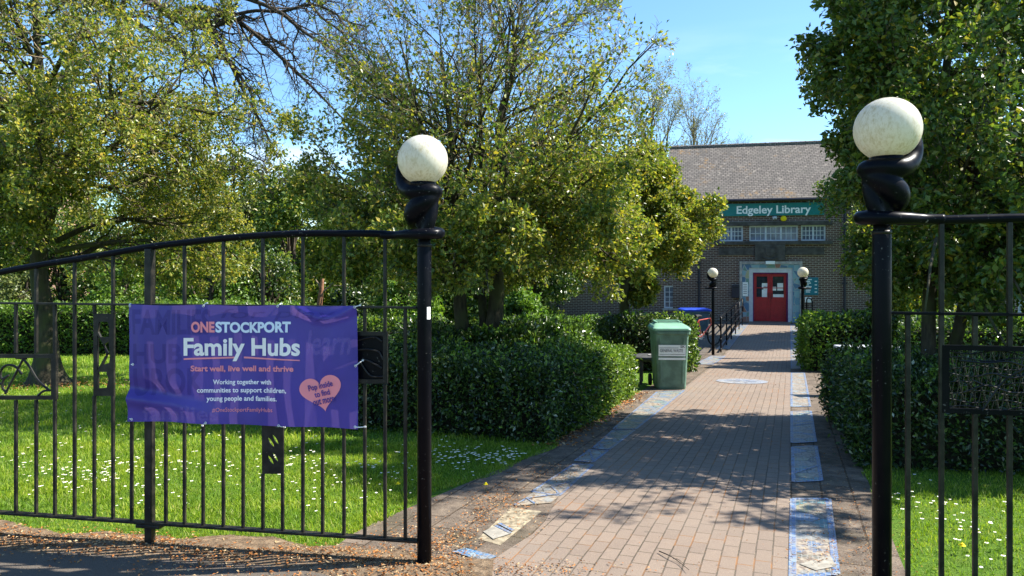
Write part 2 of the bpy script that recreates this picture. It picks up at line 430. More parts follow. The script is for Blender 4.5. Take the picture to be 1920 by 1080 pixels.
def mosaic(name, stops, worn=.5, sc=9):
    m = NM(name)
    uv = m.uv(PD, PP)
    v = m.n('TexVoronoi', Scale=float(sc), Randomness=.9); m.set(v.inputs['Vector'], uv)
    sv = m.n('SeparateColor'); m.set(sv.inputs[0], v.outputs['Color'])
    c = m.ramp(sv.outputs[0], *stops, interp='CONSTANT')
    t = m.n('TexBrick', dict(offset=.3), Scale=1.0, Mortar_Size=.003, Brick_Width=.035, Row_Height=.028); m.set(t.inputs['Vector'], uv)
    c = m.mix(m.math('MULTIPLY', t.outputs['Fac'], .7), c, (.30, .29, .27))
    w = m.noise(5.5, 5, .65)
    c = m.mix(.18, c, (.22, .20, .17))
    ed = m.n('TexVoronoi', dict(feature='DISTANCE_TO_EDGE'), Scale=float(sc), Randomness=.9); m.set(ed.inputs['Vector'], uv)
    c = m.mix(m.math('MULTIPLY', m.mask(ed.outputs[0], .05, .02), .8), c, (.06, .05, .04))
    c = m.mix(m.math('MULTIPLY', m.mask(w, .47, .55), worn), c, m.mix(m.mask(m.noise(30, 4), .4, .6), (.16, .12, .09), (.33, .28, .21)))
    return m.fin(m.bsdf(c, .5, .35))
MT['mosaic_a'] = mosaic('mosaic_blue_teal', [(0, (.075, .15, .27)), (.2, (.05, .19, .22)), (.38, (.19, .21, .21)), (.55, (.10, .10, .08)), (.7, (.28, .26, .14)), (.85, (.05, .13, .26))], .95, 6)
MT['mosaic_b'] = mosaic('mosaic_pale', [(0, (.10, .17, .25)), (.25, (.09, .18, .18)), (.5, (.20, .21, .20)), (.75, (.07, .14, .26))], .95, 6)
MT['mosaic_c'] = mosaic('mosaic_sky', [(0, (.04, .17, .36)), (.5, (.06, .22, .38)), (.8, (.2, .30, .38))], .35, 22)
MT['mosaic_d'] = mosaic('mosaic_bare', [(0, (.2, .18, .15)), (.3, (.24, .25, .24)), (.6, (.17, .15, .12)), (.8, (.22, .29, .33))], 1.0)
MT['mosaic_w'] = mosaic('mosaic_white', [(0, (.30, .34, .40)), (.4, (.24, .29, .38)), (.8, (.36, .37, .38))], .35, 14)
MT['mosaic_line'] = mosaic('mosaic_line', [(0, (.05, .14, .34)), (.5, (.085, .19, .38)), (.85, (.18, .26, .36))], .35, 26)
MT['mortar'] = plain('mortar_bed', (.27, .225, .155), .9, .1, var=.45, scale=22, bump=.5)
MT['grey_slab'] = plain('grey_slab', (.27, .25, .21), .85, .2, var=.25, scale=20)

MT['bin_green'] = plain('bin_green', (.125, .21, .15), .5, .35, var=.28, scale=6, bump=.05)
MT['bin_lid'] = plain('bin_lid_green', (.19, .36, .25), .42, .4, var=.1, scale=6)
MT['rubber'] = plain('rubber', (.015, .015, .015), .7, .3)
MT['table_grey'] = plain('table_grey', (.06, .06, .058), .55, .4, var=.3, scale=12)
MT['bin_blue'] = plain('bin_blue', (.012, .05, .42), .45, .4)
MT['bin_grey'] = plain('bin_grey', (.07, .11, .13), .5, .4)
MT['bike_red'] = plain('bike_red', (.38, .05, .03), .4, .5)
MT['daisy'] = plain('daisy_petal', (.82, .82, .78), .7, .2, var=.05)
MT['daisy_eye'] = plain('daisy_eye', (.75, .5, .03), .7, .2)
MT['dandelion'] = plain('dandelion', (.85, .62, .01), .7, .2, var=.1)
MT['stem'] = plain('stem', (.09, .17, .03), .7, .2)
MT['salmon'] = plain('salmon_ink', (.92, .29, .32), .5, .3, var=.04)
MT['ice'] = plain('ice_ink', (.72, .80, .90), .5, .3, var=.04)
MT['cream'] = plain('cream_ink', (.96, .89, .82), .5, .3, var=.06)
MT['bwhite'] = plain('banner_white', (.96, .91, .92), .5, .3, var=.04)
MT['ink_purple'] = plain('ink_purple', (.07, .04, .26), .5, .3)
def clothmat(name, col, tr):
    m = NM(name)
    nz = m.noise(3, 3)
    c = m.mix(m.mask(nz, .35, .65), tuple(i*.88 for i in col), tuple(i*1.1 for i in col))
    b = m.bsdf(c, .38, .45)
    t = m.n('BsdfTranslucent'); m.set(t.inputs[0], tr)
    mx = m.n('MixShader', _0=.105); m.set(mx.inputs[1], b); m.set(mx.inputs[2], t.outputs[0])
    return m.fin(mx.outputs[0])
MT['cloth'] = clothmat('banner_cloth', (.056, .036, .30), (.40, .25, .62))
m = NM('banner_ghost')
tr_ = m.n('BsdfTransparent'); mx = m.n('MixShader', _0=.82); m.set(mx.inputs[1], m.bsdf((.02, .012, .15), .5, .2)); m.set(mx.inputs[2], tr_.outputs[0])
MT['ghost'] = m.fin(mx.outputs[0])
m = NM('banner_ghost_pale')
tr_ = m.n('BsdfTransparent'); mx = m.n('MixShader', _0=.86); m.set(mx.inputs[1], m.bsdf((.45, .3, .75), .5, .2)); m.set(mx.inputs[2], tr_.outputs[0])
MT['ghost_pale'] = m.fin(mx.outputs[0])
MT['tie'] = plain('cable_tie', (.75, .75, .73), .5, .3)
# ------------------------------------------------------------------ ground, path, pavement
# one sheet to the horizon, rows close together where the slope bends
def strip(name, mat, ys, xl, xr, dz, nx=1, kind='structure'):
    """a sheet laid on the terrain between two edges given as functions of y"""
    ys = np.asarray(ys, float); V = []
    for y in ys:
        a, b = float(xl(y)), float(xr(y))
        for i in range(nx+1): V.append((a+(b-a)*i/nx, y, gzf(y)+dz))
    F = [(j*(nx+1)+i, j*(nx+1)+i+1, (j+1)*(nx+1)+i+1, (j+1)*(nx+1)+i) for j in range(len(ys)-1) for i in range(nx)]
    o = MB().add(V, F).build(name, mat)
    return tag(o, kind=kind)
ROW = np.concatenate([np.arange(-3, 24.01, .25), [26, 28, 30, 31, 34, 45, 70, 120, 300, 900]])
rows = np.concatenate([[-300, -60, -10], ROW])
xs = np.array([-900, -250, -80, -40, -20, -8, 0, 8, 20, 40, 80, 250, 900], float)
V = [(x, y, gzf(y)) for y in rows for x in xs]
n = len(xs)
F = [(j*n+i, j*n+i+1, (j+1)*n+i+1, (j+1)*n+i) for j in range(len(rows)-1) for i in range(n-1)]
tag(MB().add(V, F).build('ground', MT['lawn']), kind='structure')

EL = np.array([-.984, .178, 0]); AL = np.array([-.47, 4.0, 0])      # left railing: post, direction
NL = np.array([-.178, -.984, 0])
ER = np.array([.976, -.215, 0]); ER /= np.linalg.norm(ER); AR = np.array([1.58, 3.19, 0])
NR = np.array([ER[1], -ER[0], 0])
def fence_y(x): return 4.0-(x+.47)*.181                             # y of the left railing line
PRow = np.concatenate([np.arange(-3, 24.01, .25), np.arange(25, 31.1, 1), [31.2]])
# the kerb-side edging either side of the bricks, then the bricks
tag(strip('edging', MT['edging'], PRow, lambda y: path_l(y)-.62-.30*max(0, 1-abs(y-4.6)/2.2), lambda y: path_r(y)+.60, .004, 6))
tag(strip('path', MT['paving'], PRow, lambda y: path_l(y)+.20*max(0, 1-abs(y-4.6)/1.2), path_r, .008, 4))
# soil strip under the left railing and the pavement in front of it
def quad_strip(name, mat, A, B, dz, n=60):
    V = []
    for t in np.linspace(0, 1, n+1):
        for Q in (A, B):
            x, y = Q[0][0]+(Q[1][0]-Q[0][0])*t, Q[0][1]+(Q[1][1]-Q[0][1])*t
            V.append((x, y, gzf(y)+dz))
    F = [(2*i, 2*i+1, 2*i+3, 2*i+2) for i in range(n)]
    return tag(MB().add(V, F).build(name, mat), kind='structure')
rng = np.random.default_rng(5)
V = []; ns = 90
for i in range(ns+1):
    x = -12+i*(11.9)/ns; y0 = fence_y(x)
    nz = .05*math.sin(x*3.1)+.04*math.sin(x*7.7+1)+.025*math.sin(x*17)
    for k in range(5):
        t = k/4
        y = y0+.20+nz-(.42+nz*.4)*t
        V.append((x, y, gzf(y)+.006+.022*math.sin(math.pi*min(1, t*1.0))))
F = [(5*i+k, 5*i+5+k, 5*i+6+k, 5*i+1+k) for i in range(ns) for k in range(4)]
tag(MB().add(V, F).build('soil', MT['soil']), kind='structure')
V = []; ns = 60
for i in range(ns+1):
    x = -14+i*(13.72)/ns; y0 = fence_y(min(x, -.3))
    e = .03*math.sin(x*2.3)+.03*math.sin(x*5.9+2)
    yt = y0-.15+e if x < -1.6 else y0-.15+e-(x+1.6)*.12
    for k in range(9):
        y = yt+(-4-yt)*(k/8)**1.3
        V.append((x, y, gzf(y)+.012))
F = [(9*i+k, 9*i+9+k, 9*i+10+k, 9*i+1+k) for i in range(ns) for k in range(8)]
tag(MB().add(V, F).build('pavement', MT['asphalt']), kind='structure')

tag(strip('yard', MT['asphalt'], [18.4, 19, 19.5, 20, 21, 22, 24, 26, 28, 30, 31, 31.3], lambda y: path_l(y)-4.2, lambda y: path_l(y)-.55, .010, 4), kind='structure')
# ------------------------------------------------------------------ mosaics set in the path edges
def ground_quad(mb, q, dz, n=8, m=0, ny=4):
    """q: four photo pixels (near left, near right, far right, far left) put on the ground"""
    g = [np.array(ground_px(*p)) for p in q]
    V = []
    for j in range(n+1):
        for i in range(ny+1):
            s, t = i/ny, j/n
            p = (g[0]*(1-s)+g[1]*s)*(1-t)+(g[3]*(1-s)+g[2]*s)*t
            V.append((p[0], p[1], gzf(p[1])+dz))
    F = [(j*(ny+1)+i, j*(ny+1)+i+1, (j+1)*(ny+1)+i+1, (j+1)*(ny+1)+i) for j in range(n) for i in range(ny)]
    mb.add(V, F, m)
def ground_lines(mb, q, w, dz, closed=True):
    g = [np.array(ground_px(*p)) for p in q]
    if closed: g = g+[g[0]]
    for a, b in zip(g[:-1], g[1:]):
        d = (b-a)/max(1e-6, np.linalg.norm(b-a)); s = np.array([-d[1], d[0]])*w/2
        k = max(1, int(np.linalg.norm(b-a)/.25)); V = []
        for t in np.linspace(0, 1, k+1):
            p = a+(b-a)*t
            for sg in (-1, 1): V.append((p[0]+s[0]*sg, p[1]+s[1]*sg, gzf(p[1])+dz))
        mb.add(V, [(2*i, 2*i+1, 2*i+3, 2*i+2) for i in range(k)])
def mosaic_panel(label, q, mat, border=True, lines=(), w=.028, group=None, dz=0.):
    g = np.mean([ground_px(*p) for p in q], 0)
    t = thing('floor_mosaic', (g[0], g[1], gzf(g[1])), label, 'mosaic', group)
    mb = MB(); ground_quad(mb, q, .0095+dz); mb.build('tile_field', MT[mat], t)
    if border or lines:
        mb = MB()
        if border: ground_lines(mb, q, w, .0115)
        for k, l in enumerate(lines): ground_lines(mb, l, w*.8, .0135+.002*k, False)
        mb.build('border', MT['mosaic_line'], t)
    return t
mosaic_panel('small solid blue mosaic slab beside the foot of the left gate post', [(905, 1055), (848, 1037), (872, 1030), (934, 1046)], 'mosaic_c', False)
mosaic_panel('loose grey stone tile with a blue striped edge near left gate post', [(925, 1014), (906, 1000), (930, 988), (960, 1003)], 'grey_slab', False, [[(930, 989), (958, 1003)], [(936, 985), (962, 999)]], dz=.0015)
mosaic_panel('bare cream mortar bed where mosaic is missing by loose grey tile', [(938, 1024), (896, 1012), (958, 953), (1016, 960)], 'mortar', False, [], dz=-.004)
mosaic_panel('worn bare mosaic with broken blue outline, left edge, nearest the hedge front', [(965, 951), (1000, 925), (1050, 930), (1035, 945)], 'mosaic_d', False, [[(965, 950), (988, 937), (1003, 947)], [(985, 938), (1050, 929)]], .02)
mosaic_panel('long worn mosaic with thin blue outline along the left path edge', [(1049, 932), (998, 924), (1076, 872), (1112, 874)], 'mosaic_d', True, [[(1049, 930), (1035, 915), (1072, 905)]], .022)
mosaic_panel('dusty mosaic with pale blue zigzag beside dark left hedge corner', [(1112, 868), (1078, 866), (1106, 845), (1140, 847)], 'mosaic_d', True, [[(1112, 866), (1105, 846)]], .024)
mosaic_panel('cream and teal mosaic piece on left path edge beside shaded bricks', [(1142, 845), (1112, 842), (1150, 808), (1190, 808)], 'mosaic_b', True, [], .026)
mosaic_panel('pale teal mosaic strip leading up to the green bin', [(1192, 806), (1150, 806), (1232, 736), (1283, 733)], 'mosaic_b', True, [], .03)
mosaic_panel('short pale mosaic on left path edge between bin and ramp', [(1336, 684), (1300, 684), (1334, 668), (1360, 668)], 'mosaic_b', True, [], .03)
mosaic_panel('far left mosaic strip beneath the ramp handrail', [(1366, 655), (1344, 655), (1391, 607), (1403, 607)], 'mosaic_b', True, [], .03)
mosaic_panel('large blue, teal and yellow mosaic nearest on the right path edge', [(1486, 1085), (1568, 1079), (1553, 938), (1487, 938)], 'mosaic_a', True, [], .04)
mosaic_panel('plain grey stone tile at near end of the right mosaics', [(1530, 1074), (1499, 1062), (1557, 1046), (1568, 1066)], 'grey_slab', False, dz=.004)
mosaic_panel('cracked blue-grey mosaic on right edge beside dark hedge', [(1488, 906), (1540, 903), (1530, 838), (1486, 840)], 'mosaic_a', True, [[(1488, 890), (1535, 875)]], .03)
mosaic_panel('shaded slate-blue mosaic on right edge at the hedge middle', [(1485, 832), (1529, 830), (1520, 772), (1484, 773)], 'mosaic_b', True, [[(1485, 800), (1524, 795)]], .03)
mosaic_panel('bleached mosaic on right edge in the sunlit gap', [(1484, 764), (1519, 763), (1508, 700), (1484, 700)], 'mosaic_d', True, [], .03)
mosaic_panel('farthest right mosaic strip running up to the red doors', [(1484, 692), (1507, 692), (1497, 609), (1483, 609)], 'mosaic_b', True, [], .03)
gx, gy = ground_px(1391, 716)
mb = MB(); V = []; rad = [.0, .2, .36, .44]; S = 32
for r_ in rad[1:]:
    for k in range(S): a = 2*math.pi*k/S; V.append((gx+r_*math.cos(a), gy+r_*math.sin(a), gzf(gy+r_*math.sin(a))+.014))
V.append((gx, gy, gzf(gy)+.014))
F = [[3*S, k, (k+1) % S] for k in range(S)]
mb.add(V, F)
for j in range(2): mb.add(V, [(j*S+k, (j+1)*S+k, (j+1)*S+(k+1) % S, j*S+(k+1) % S) for k in range(S)], 1 if j == 1 else 0)
for k in range(8):
    a = 2*math.pi*k/8; V2 = []
    for q, dr in ((.05, 0), (.19, -.16), (.33, 0), (.19, .16)): V2.append((gx+q*math.cos(a+dr), gy+q*math.sin(a+dr), gzf(gy+q*math.sin(a+dr))+.0165))
    mb.add(V2, [(0, 1, 2, 3)], 2)
t = tag(mb.build('mosaic_roundel', [MT['mosaic_w'], MT['mosaic_w'], MT['mosaic_line']], None, False, (gx, gy, gzf(gy))), 'round white and pale blue mosaic set in the brick path', 'mosaic')

# ------------------------------------------------------------------ lettering helpers (curve text turned into mesh)
def text_geo(txt, bold=0.0, shear=0.0):
    cu = bpy.data.curves.new('lettering', 'FONT'); cu.body = txt; cu.offset = bold; cu.shear = shear; cu.resolution_u = 4
    ob = bpy.data.objects.new('lettering', cu); C.objects.link(ob)
    me = bpy.data.meshes.new_from_object(ob.evaluated_get(bpy.context.evaluated_depsgraph_get()))
    V = np.array([v.co[:] for v in me.vertices]); F = [list(p.vertices) for p in me.polygons]
    bpy.data.objects.remove(ob); bpy.data.curves.remove(cu); bpy.data.meshes.remove(me)
    return V[:, :2], F
def plate_geo(outline, holes, th):
    """flat plate with holes, thickness th, as x, y, z (z across)"""
    cu = bpy.data.curves.new('plate', 'CURVE'); cu.dimensions = '2D'; cu.fill_mode = 'BOTH'; cu.extrude = th/2
    for pts in [outline]+list(holes):
        s = cu.splines.new('POLY'); s.points.add(len(pts)-1); s.use_cyclic_u = True
        for q, p in zip(s.points, pts): q.co = (p[0], p[1], 0, 1)
    ob = bpy.data.objects.new('plate', cu); C.objects.link(ob)
    me = bpy.data.meshes.new_from_object(ob.evaluated_get(bpy.context.evaluated_depsgraph_get()))
    V = np.array([v.co[:] for v in me.vertices]); F = [list(p.vertices) for p in me.polygons]
    bpy.data.objects.remove(ob); bpy.data.curves.remove(cu); bpy.data.meshes.remove(me)
    return V, F
def fit(V, x0, x1, y0, y1):
    a, b = V.min(0), V.max(0)
    return np.stack([x0+(V[:, 0]-a[0])/(b[0]-a[0])*(x1-x0), y0+(V[:, 1]-a[1])/(b[1]-a[1])*(y1-y0)], -1)
def cut_grid(V, F, step):
    """splits flat polygons along a grid so that they can follow a wavy cloth"""
    bm = bmesh.new(); vs = [bm.verts.new((v[0], v[1], 0)) for v in V]
    for f in F:
        try: bm.faces.new([vs[i] for i in f])
        except ValueError: pass
    for ax in (0, 1):
        a, b = V[:, ax].min(), V[:, ax].max()
        k = math.ceil(a/step)*step
        while k < b:
            co = [0, 0, 0]; no = [0, 0, 0]; co[ax] = k; no[ax] = 1
            bmesh.ops.bisect_plane(bm, geom=list(bm.verts)+list(bm.edges)+list(bm.faces), plane_co=co, plane_no=no, dist=1e-5)
            k += step
    bm.verts.index_update()
    V2 = np.array([v.co[:2] for v in bm.verts]); F2 = [[v.index for v in f.verts] for f in bm.faces]; bm.free()
    return V2, F2

# ------------------------------------------------------------------ railings
def on_line(A, E, px, py):
    k = (px-HX)/FPX
    s = (k*A[1]-A[0])/(E[0]-k*E[1]); Y = A[1]+E[1]*s
    return s, CH-(py-HY)/FPX*Y
def P3(A, E, N, s, z, off=0.): return A+E*s+N*off+np.array([0, 0, z])
def bar(mb, A, E, N, s, z0, z1, w=.017, m=0):
    M = np.stack([E, N, np.array([0, 0, 1.])], 1)
    mb.bbox(P3(A, E, N, s, (z0+z1)/2), (w, w, z1-z0), .0025, m, M)
def catmull(P, n=8):
    P = np.asarray(P, float); Q = np.vstack([2*P[0]-P[1], P, 2*P[-1]-P[-2]]); out = []
    for i in range(len(P)-1):
        a, b, c, d = Q[i:i+4]
        for t in np.linspace(0, 1, n, endpoint=False):
            out.append(.5*((2*b)+(c-a)*t+(2*a-5*b+4*c-d)*t*t+(3*b-a-3*c+d)*t**3))
    out.append(P[-1]); return np.array(out)
sl = lambda px, py: on_line(AL, EL, px, py)
# ---- left railing
LF = thing('railing', (AL[0]+EL[0]*2, AL[1]+EL[1]*2, gzf(4.3)), 'arched black metal railing with ornament panels carrying the purple banner', 'railing', 'black railings beside the gateway')
top = [sl(*p) for p in [(757, 441), (700, 438), (640, 438), (570, 438), (500, 441), (420, 447), (346, 455), (281, 463), (210, 475), (140, 487), (70, 498), (0, 511)]]
s_end = top[-1][0]
top += [(s_end+.35, top[-1][1]-.075), (s_end+.8, top[-1][1]-.2), (s_end+1.3, top[-1][1]-.38)]
tp = catmull(top, 6); tops = tp[:, 0]; topz = tp[:, 1]
def ztop(s): return float(np.interp(s, tops, topz))
pts = np.array([P3(AL, EL, NL, s, z) for s, z in tp])
MB().tube(pts, .0195, 12).build('top_rail', MT['black'], LF, True)
ZB, ZM = .114, 1.366
M_L = np.stack([EL, NL, np.array([0, 0, 1.])], 1)
S_END = s_end+1.3
for nm, z, w, h, s0 in (('middle_rail', ZM, .03, .012, .04), ('bottom_rail', ZB, .045, .014, .02)):
    MB().bbox(P3(AL, EL, NL, (s0+S_END)/2, z), (S_END-s0, w, h), .002, 0, M_L).build(nm, MT['black_worn'], LF)
px_low = [30, 68, 103, 140, 177, 212, 247, 311, 346, 381, 419, 456, 493, 530, 568, 605, 645, 684, 722, 760]
tall = {68, 140, 212, 346, 419, 493, 568, 645, 722}
sp_s = sl(281, 800)[0]
ivals = {}                                            # pieces of the bars left out where a panel sits
for p in (30, 68): ivals[p] = [(662, 750)]
ivals[493] = [(640, 888)]; ivals[530] = [(640, 888)]
ivals[177] = [(588, 742)]; ivals[212] = [(588, 742)]
ivals[684] = [(622, 720)]; ivals[722] = [(622, 720)]
for p in px_low:
    s, _ = sl(p, 800)
    zt = ztop(s)-.015 if p in tall else ZM-.006
    segs = [(ZB+.006, zt)]
    for (ya, yb) in ivals.get(p, []):
        za, zb = sl(p, ya)[1], sl(p, yb)[1]
        segs = [(ZB+.006, zb), (za, zt)]
    for a, b in segs:
        if b > a:
            mb = MB(); bar(mb, AL, EL, NL, s, a, b); mb.build('bar', MT['black_worn'], LF)
s = sl(-5, 800)[0]; k = 0
while s < S_END-.05:
    mb = MB(); bar(mb, AL, EL, NL, s, ZB+.006, ztop(s)-.015 if (k % 2 and ztop(s) > ZM+.05) else ZM-.006)
    mb.build('bar', MT['black_worn'], LF); s += .106; k += 1
mb = MB(); mb.bbox(P3(AL, EL, NL, sp_s, (ztop(sp_s)-.01-.1)/2+.0, .0), (.044, .044, ztop(sp_s)-.01+.1), .005, 0, M_L)
mb.bbox(P3(AL, EL, NL, sp_s, ZB-.018), (.15, .05, .02), .003, 0, M_L)
mb.build('support_post', MT['black_worn'], LF)
MB().bbox(P3(AL, EL, NL, S_END, .68), (.06, .06, 1.5), .005, 0, M_L).build('support_post', MT['black_worn'], LF)
# ornament panels
def ppoly(pts, sl_=sl): return [sl_(*p) for p in pts]
def plate(name, outline, holes, parent, A, E, N, mat, th=.012, lines=(), r=.006, off=0.):
    V, F = plate_geo(outline, holes, th)
    mb = MB(); W_ = A+V[:, 0:1]*E+V[:, 2:3]*N+np.stack([0*V[:, 1], 0*V[:, 1], V[:, 1]], -1)+N*off
    mb.add(W_, F)
    for l in lines:
        c = catmull(l, 6); mb.tube(np.array([P3(A, E, N, s, z, off+.001) for s, z in c]), r, 6)
    return mb.build(name, mat, parent)
def rect(a, b, c, d): return [(a, b), (c, b), (c, d), (a, d)]
c1 = lambda x, y: sl(x/3, 420+y/3)
plate('bird_panel', ppoly(rect(-62, 664, 107, 749)), [ppoly(rect(-54, 671, 48.5, 742)), ppoly(rect(52, 671, 98, 742))][:0]+[ppoly(rect(-54, 671, 98, 742))], LF, AL, EL, NL, MT['black_worn'], .02,
      [[c1(130, 760), (c1(80, 860)), c1(30, 955)], [c1(125, 752), c1(165, 800), c1(215, 880), c1(278, 935)],
       [c1(125, 905-60), c1(85, 800), c1(35, 795), c1(5, 830), c1(12, 870), c1(50, 850), c1(20, 880), c1(15, 920), c1(40, 950)],
       [c1(90, 752), c1(150, 757)], [c1(215, 965), c1(245, 940), c1(285, 935)],
       [c1(-40, 790), c1(-90, 880), c1(-140, 930)], [c1(-60, 960), c1(-20, 900), c1(10, 900)]], .007)
plate('cutout_panel', ppoly(rect(176.5, 588, 215, 742)),
      [ppoly([(187, 603), (203, 603), (206, 612), (206, 632), (190, 632), (185, 622)]),
       ppoly([(184, 628), (192, 640), (203, 662), (198, 668), (184, 694)]),
       ppoly([(205, 640), (208, 668), (206, 680), (194, 684), (201, 668), (196, 646)]),
       ppoly([(185, 697), (201, 697), (205, 712), (201, 727), (185, 728)])], LF, AL, EL, NL, MT['black_worn'], .014)
def leafhole(cx, cy, w, h, tilt):
    t_ = np.linspace(0, 1, 9); up = [(-w+2*w*i, h*math.sin(math.pi*i)) for i in t_]; dn_ = [(w-2*w*i, -h*math.sin(math.pi*i)) for i in t_[1:-1]]
    ca, sa = math.cos(tilt), math.sin(tilt)
    return ppoly([(cx+a*ca-b*sa, cy+a*sa+b*ca) for a, b in up+dn_])
plate('leaf_panel', ppoly(rect(492, 640, 532, 888)),
      [leafhole(508.5, 829, 13, 3.2, 1.02), leafhole(517, 824, 13, 3.0, 1.02), leafhole(508, 862, 12, 3.2, 1.02), leafhole(516.5, 857, 12, 3.0, 1.02), leafhole(516, 797, 9, 3, .6)],
      LF, AL, EL, NL, MT['black_worn'], .012)
plate('scroll_panel', ppoly(rect(660, 622, 727, 719)), [ppoly(rect(664, 629, 719, 711))], LF, AL, EL, NL, MT['black_worn'], .014,
      [[sl(664, 657), sl(690, 655), sl(710, 660), sl(718, 674)], [sl(664, 640), sl(700, 632), sl(716, 640)], [sl(676, 680), sl(690, 700), sl(700, 706), sl(719, 706)],
       [sl(664, 690), sl(676, 676), sl(690, 676), sl(716, 690)]], .005)
MB().bbox(P3(AL, EL, NL, (sl(664, 670)[0]+sl(719, 670)[0])/2, (sl(690, 629)[1]+sl(690, 711)[1])/2, -.012), (.16, .004, .24), .001, 0, M_L).build('backing_sheet', MT['black'], LF)

# ---- right railing
sr = lambda px, py: on_line(AR, ER, px, py)
RF = thing('railing', (AR[0]+ER[0]*.6, AR[1]+ER[1]*.6, 0), 'straight black metal railing beside the right gate post with wavy wire panel', 'railing', 'black railings beside the gateway')
M_R = np.stack([ER, NR, np.array([0, 0, 1.])], 1)
SE2 = 1.75
zt0, zt1 = sr(1690, 414)[1], sr(1920, 408.6)[1]
def ztr(s): return zt0+(zt1-zt0)*(s-sr(1690, 414)[0])/(sr(1920, 408)[0]-sr(1690, 414)[0])
ss = np.linspace(.06, SE2, 14)
MB().tube(np.array([P3(AR, ER, NR, s, ztr(s)) for s in ss]), .0195, 12).build('top_rail', MT['black'], RF, True)
ZM2 = sr(1760, 588)[1]
MB().bbox(P3(AR, ER, NR, (.04+SE2)/2, ZM2), (SE2-.04, .03, .012), .002, 0, M_R).build('middle_rail', MT['black'], RF)
MB().bbox(P3(AR, ER, NR, (.03+SE2)/2, .10), (SE2-.03, .045, .014), .002, 0, M_R).build('bottom_rail', MT['black'], RF)
pz0, pz1 = sr(1770, 768)[1], sr(1770, 652)[1]
s1763, s2050 = sr(1765, 700)[0], sr(2072, 700)[0]
for p, kind in ((1702, 'low'), (1765, 'tall'), (1828, 'panel'), (1893, 'panel_tall'), (1958, 'panel'), (2022, 'panel_tall'), (2086, 'tall'), (2150, 'low'), (2215, 'tall'), (2280, 'low')):
    s = sr(p, 700)[0]; mb = MB()
    if kind == 'low': segs = [(.107, ZM2-.006)]
    elif kind == 'tall': segs = [(.107, ztr(s)-.015)]
    else: segs = [(.107, pz0-.008), (pz1+.008, ztr(s)-.015 if kind == 'panel_tall' else ZM2-.006)]
    for a, b in segs:
        mb = MB(); bar(mb, AR, ER, NR, s, a, b, .019); mb.build('bar', MT['black_worn'], RF)
MB().bbox(P3(AR, ER, NR, SE2+.02, .82), (.05, .05, 1.84), .005, 0, M_R).build('support_post', MT['black'], RF)
mb = MB(); wv = s2050-s1763-.04
for k in range(46):                                   # woven wire of the panel
    s = s1763+.035+k*wv/46
    z = np.linspace(pz0+.012, pz1-.012, 9); o = .006*np.sin(np.arange(9)*1.3+k*1.9)
    mb.tube(np.array([P3(AR, ER, NR, s+o_, z_) for o_, z_ in zip(o, z)]), .0019, 4)
for k, fz in enumerate((.05, .16, .30, .44, .58, .7, .83, .94)):
    q = np.linspace(s1763+.03, s2050-.01, 22)
    mb.tube(np.array([P3(AR, ER, NR, s_, pz0+(pz1-pz0)*fz+.008*math.sin(i*.75+k*2.2), .004) for i, s_ in enumerate(q)]), .0028, 5)
for cv in ([(1830, 706), (1860, 700), (1900, 708), (1960, 690)], [(1805, 735), (1850, 722), (1900, 736), (1980, 730)], [(1822, 712), (1845, 722), (1858, 724)],
           [(1840, 770), (1880, 715), (1920, 690), (1950, 670)], [(1800, 676), (1850, 680), (1890, 678), (1930, 690)]):
    c = catmull([sr(*p) for p in cv], 8); mb.tube(np.array([P3(AR, ER, NR, s_, z_, .008) for s_, z_ in c]), .0042, 5)
mb.build('wire_panel', MT['black_worn'], RF)
o = plate('panel_frame', rect(s1763, pz0-.012, s2050, pz1+.012), [rect(s1763+.028, pz0+.008, s2050-.018, pz1-.008)], RF, AR, ER, NR, MT['black'], .022)

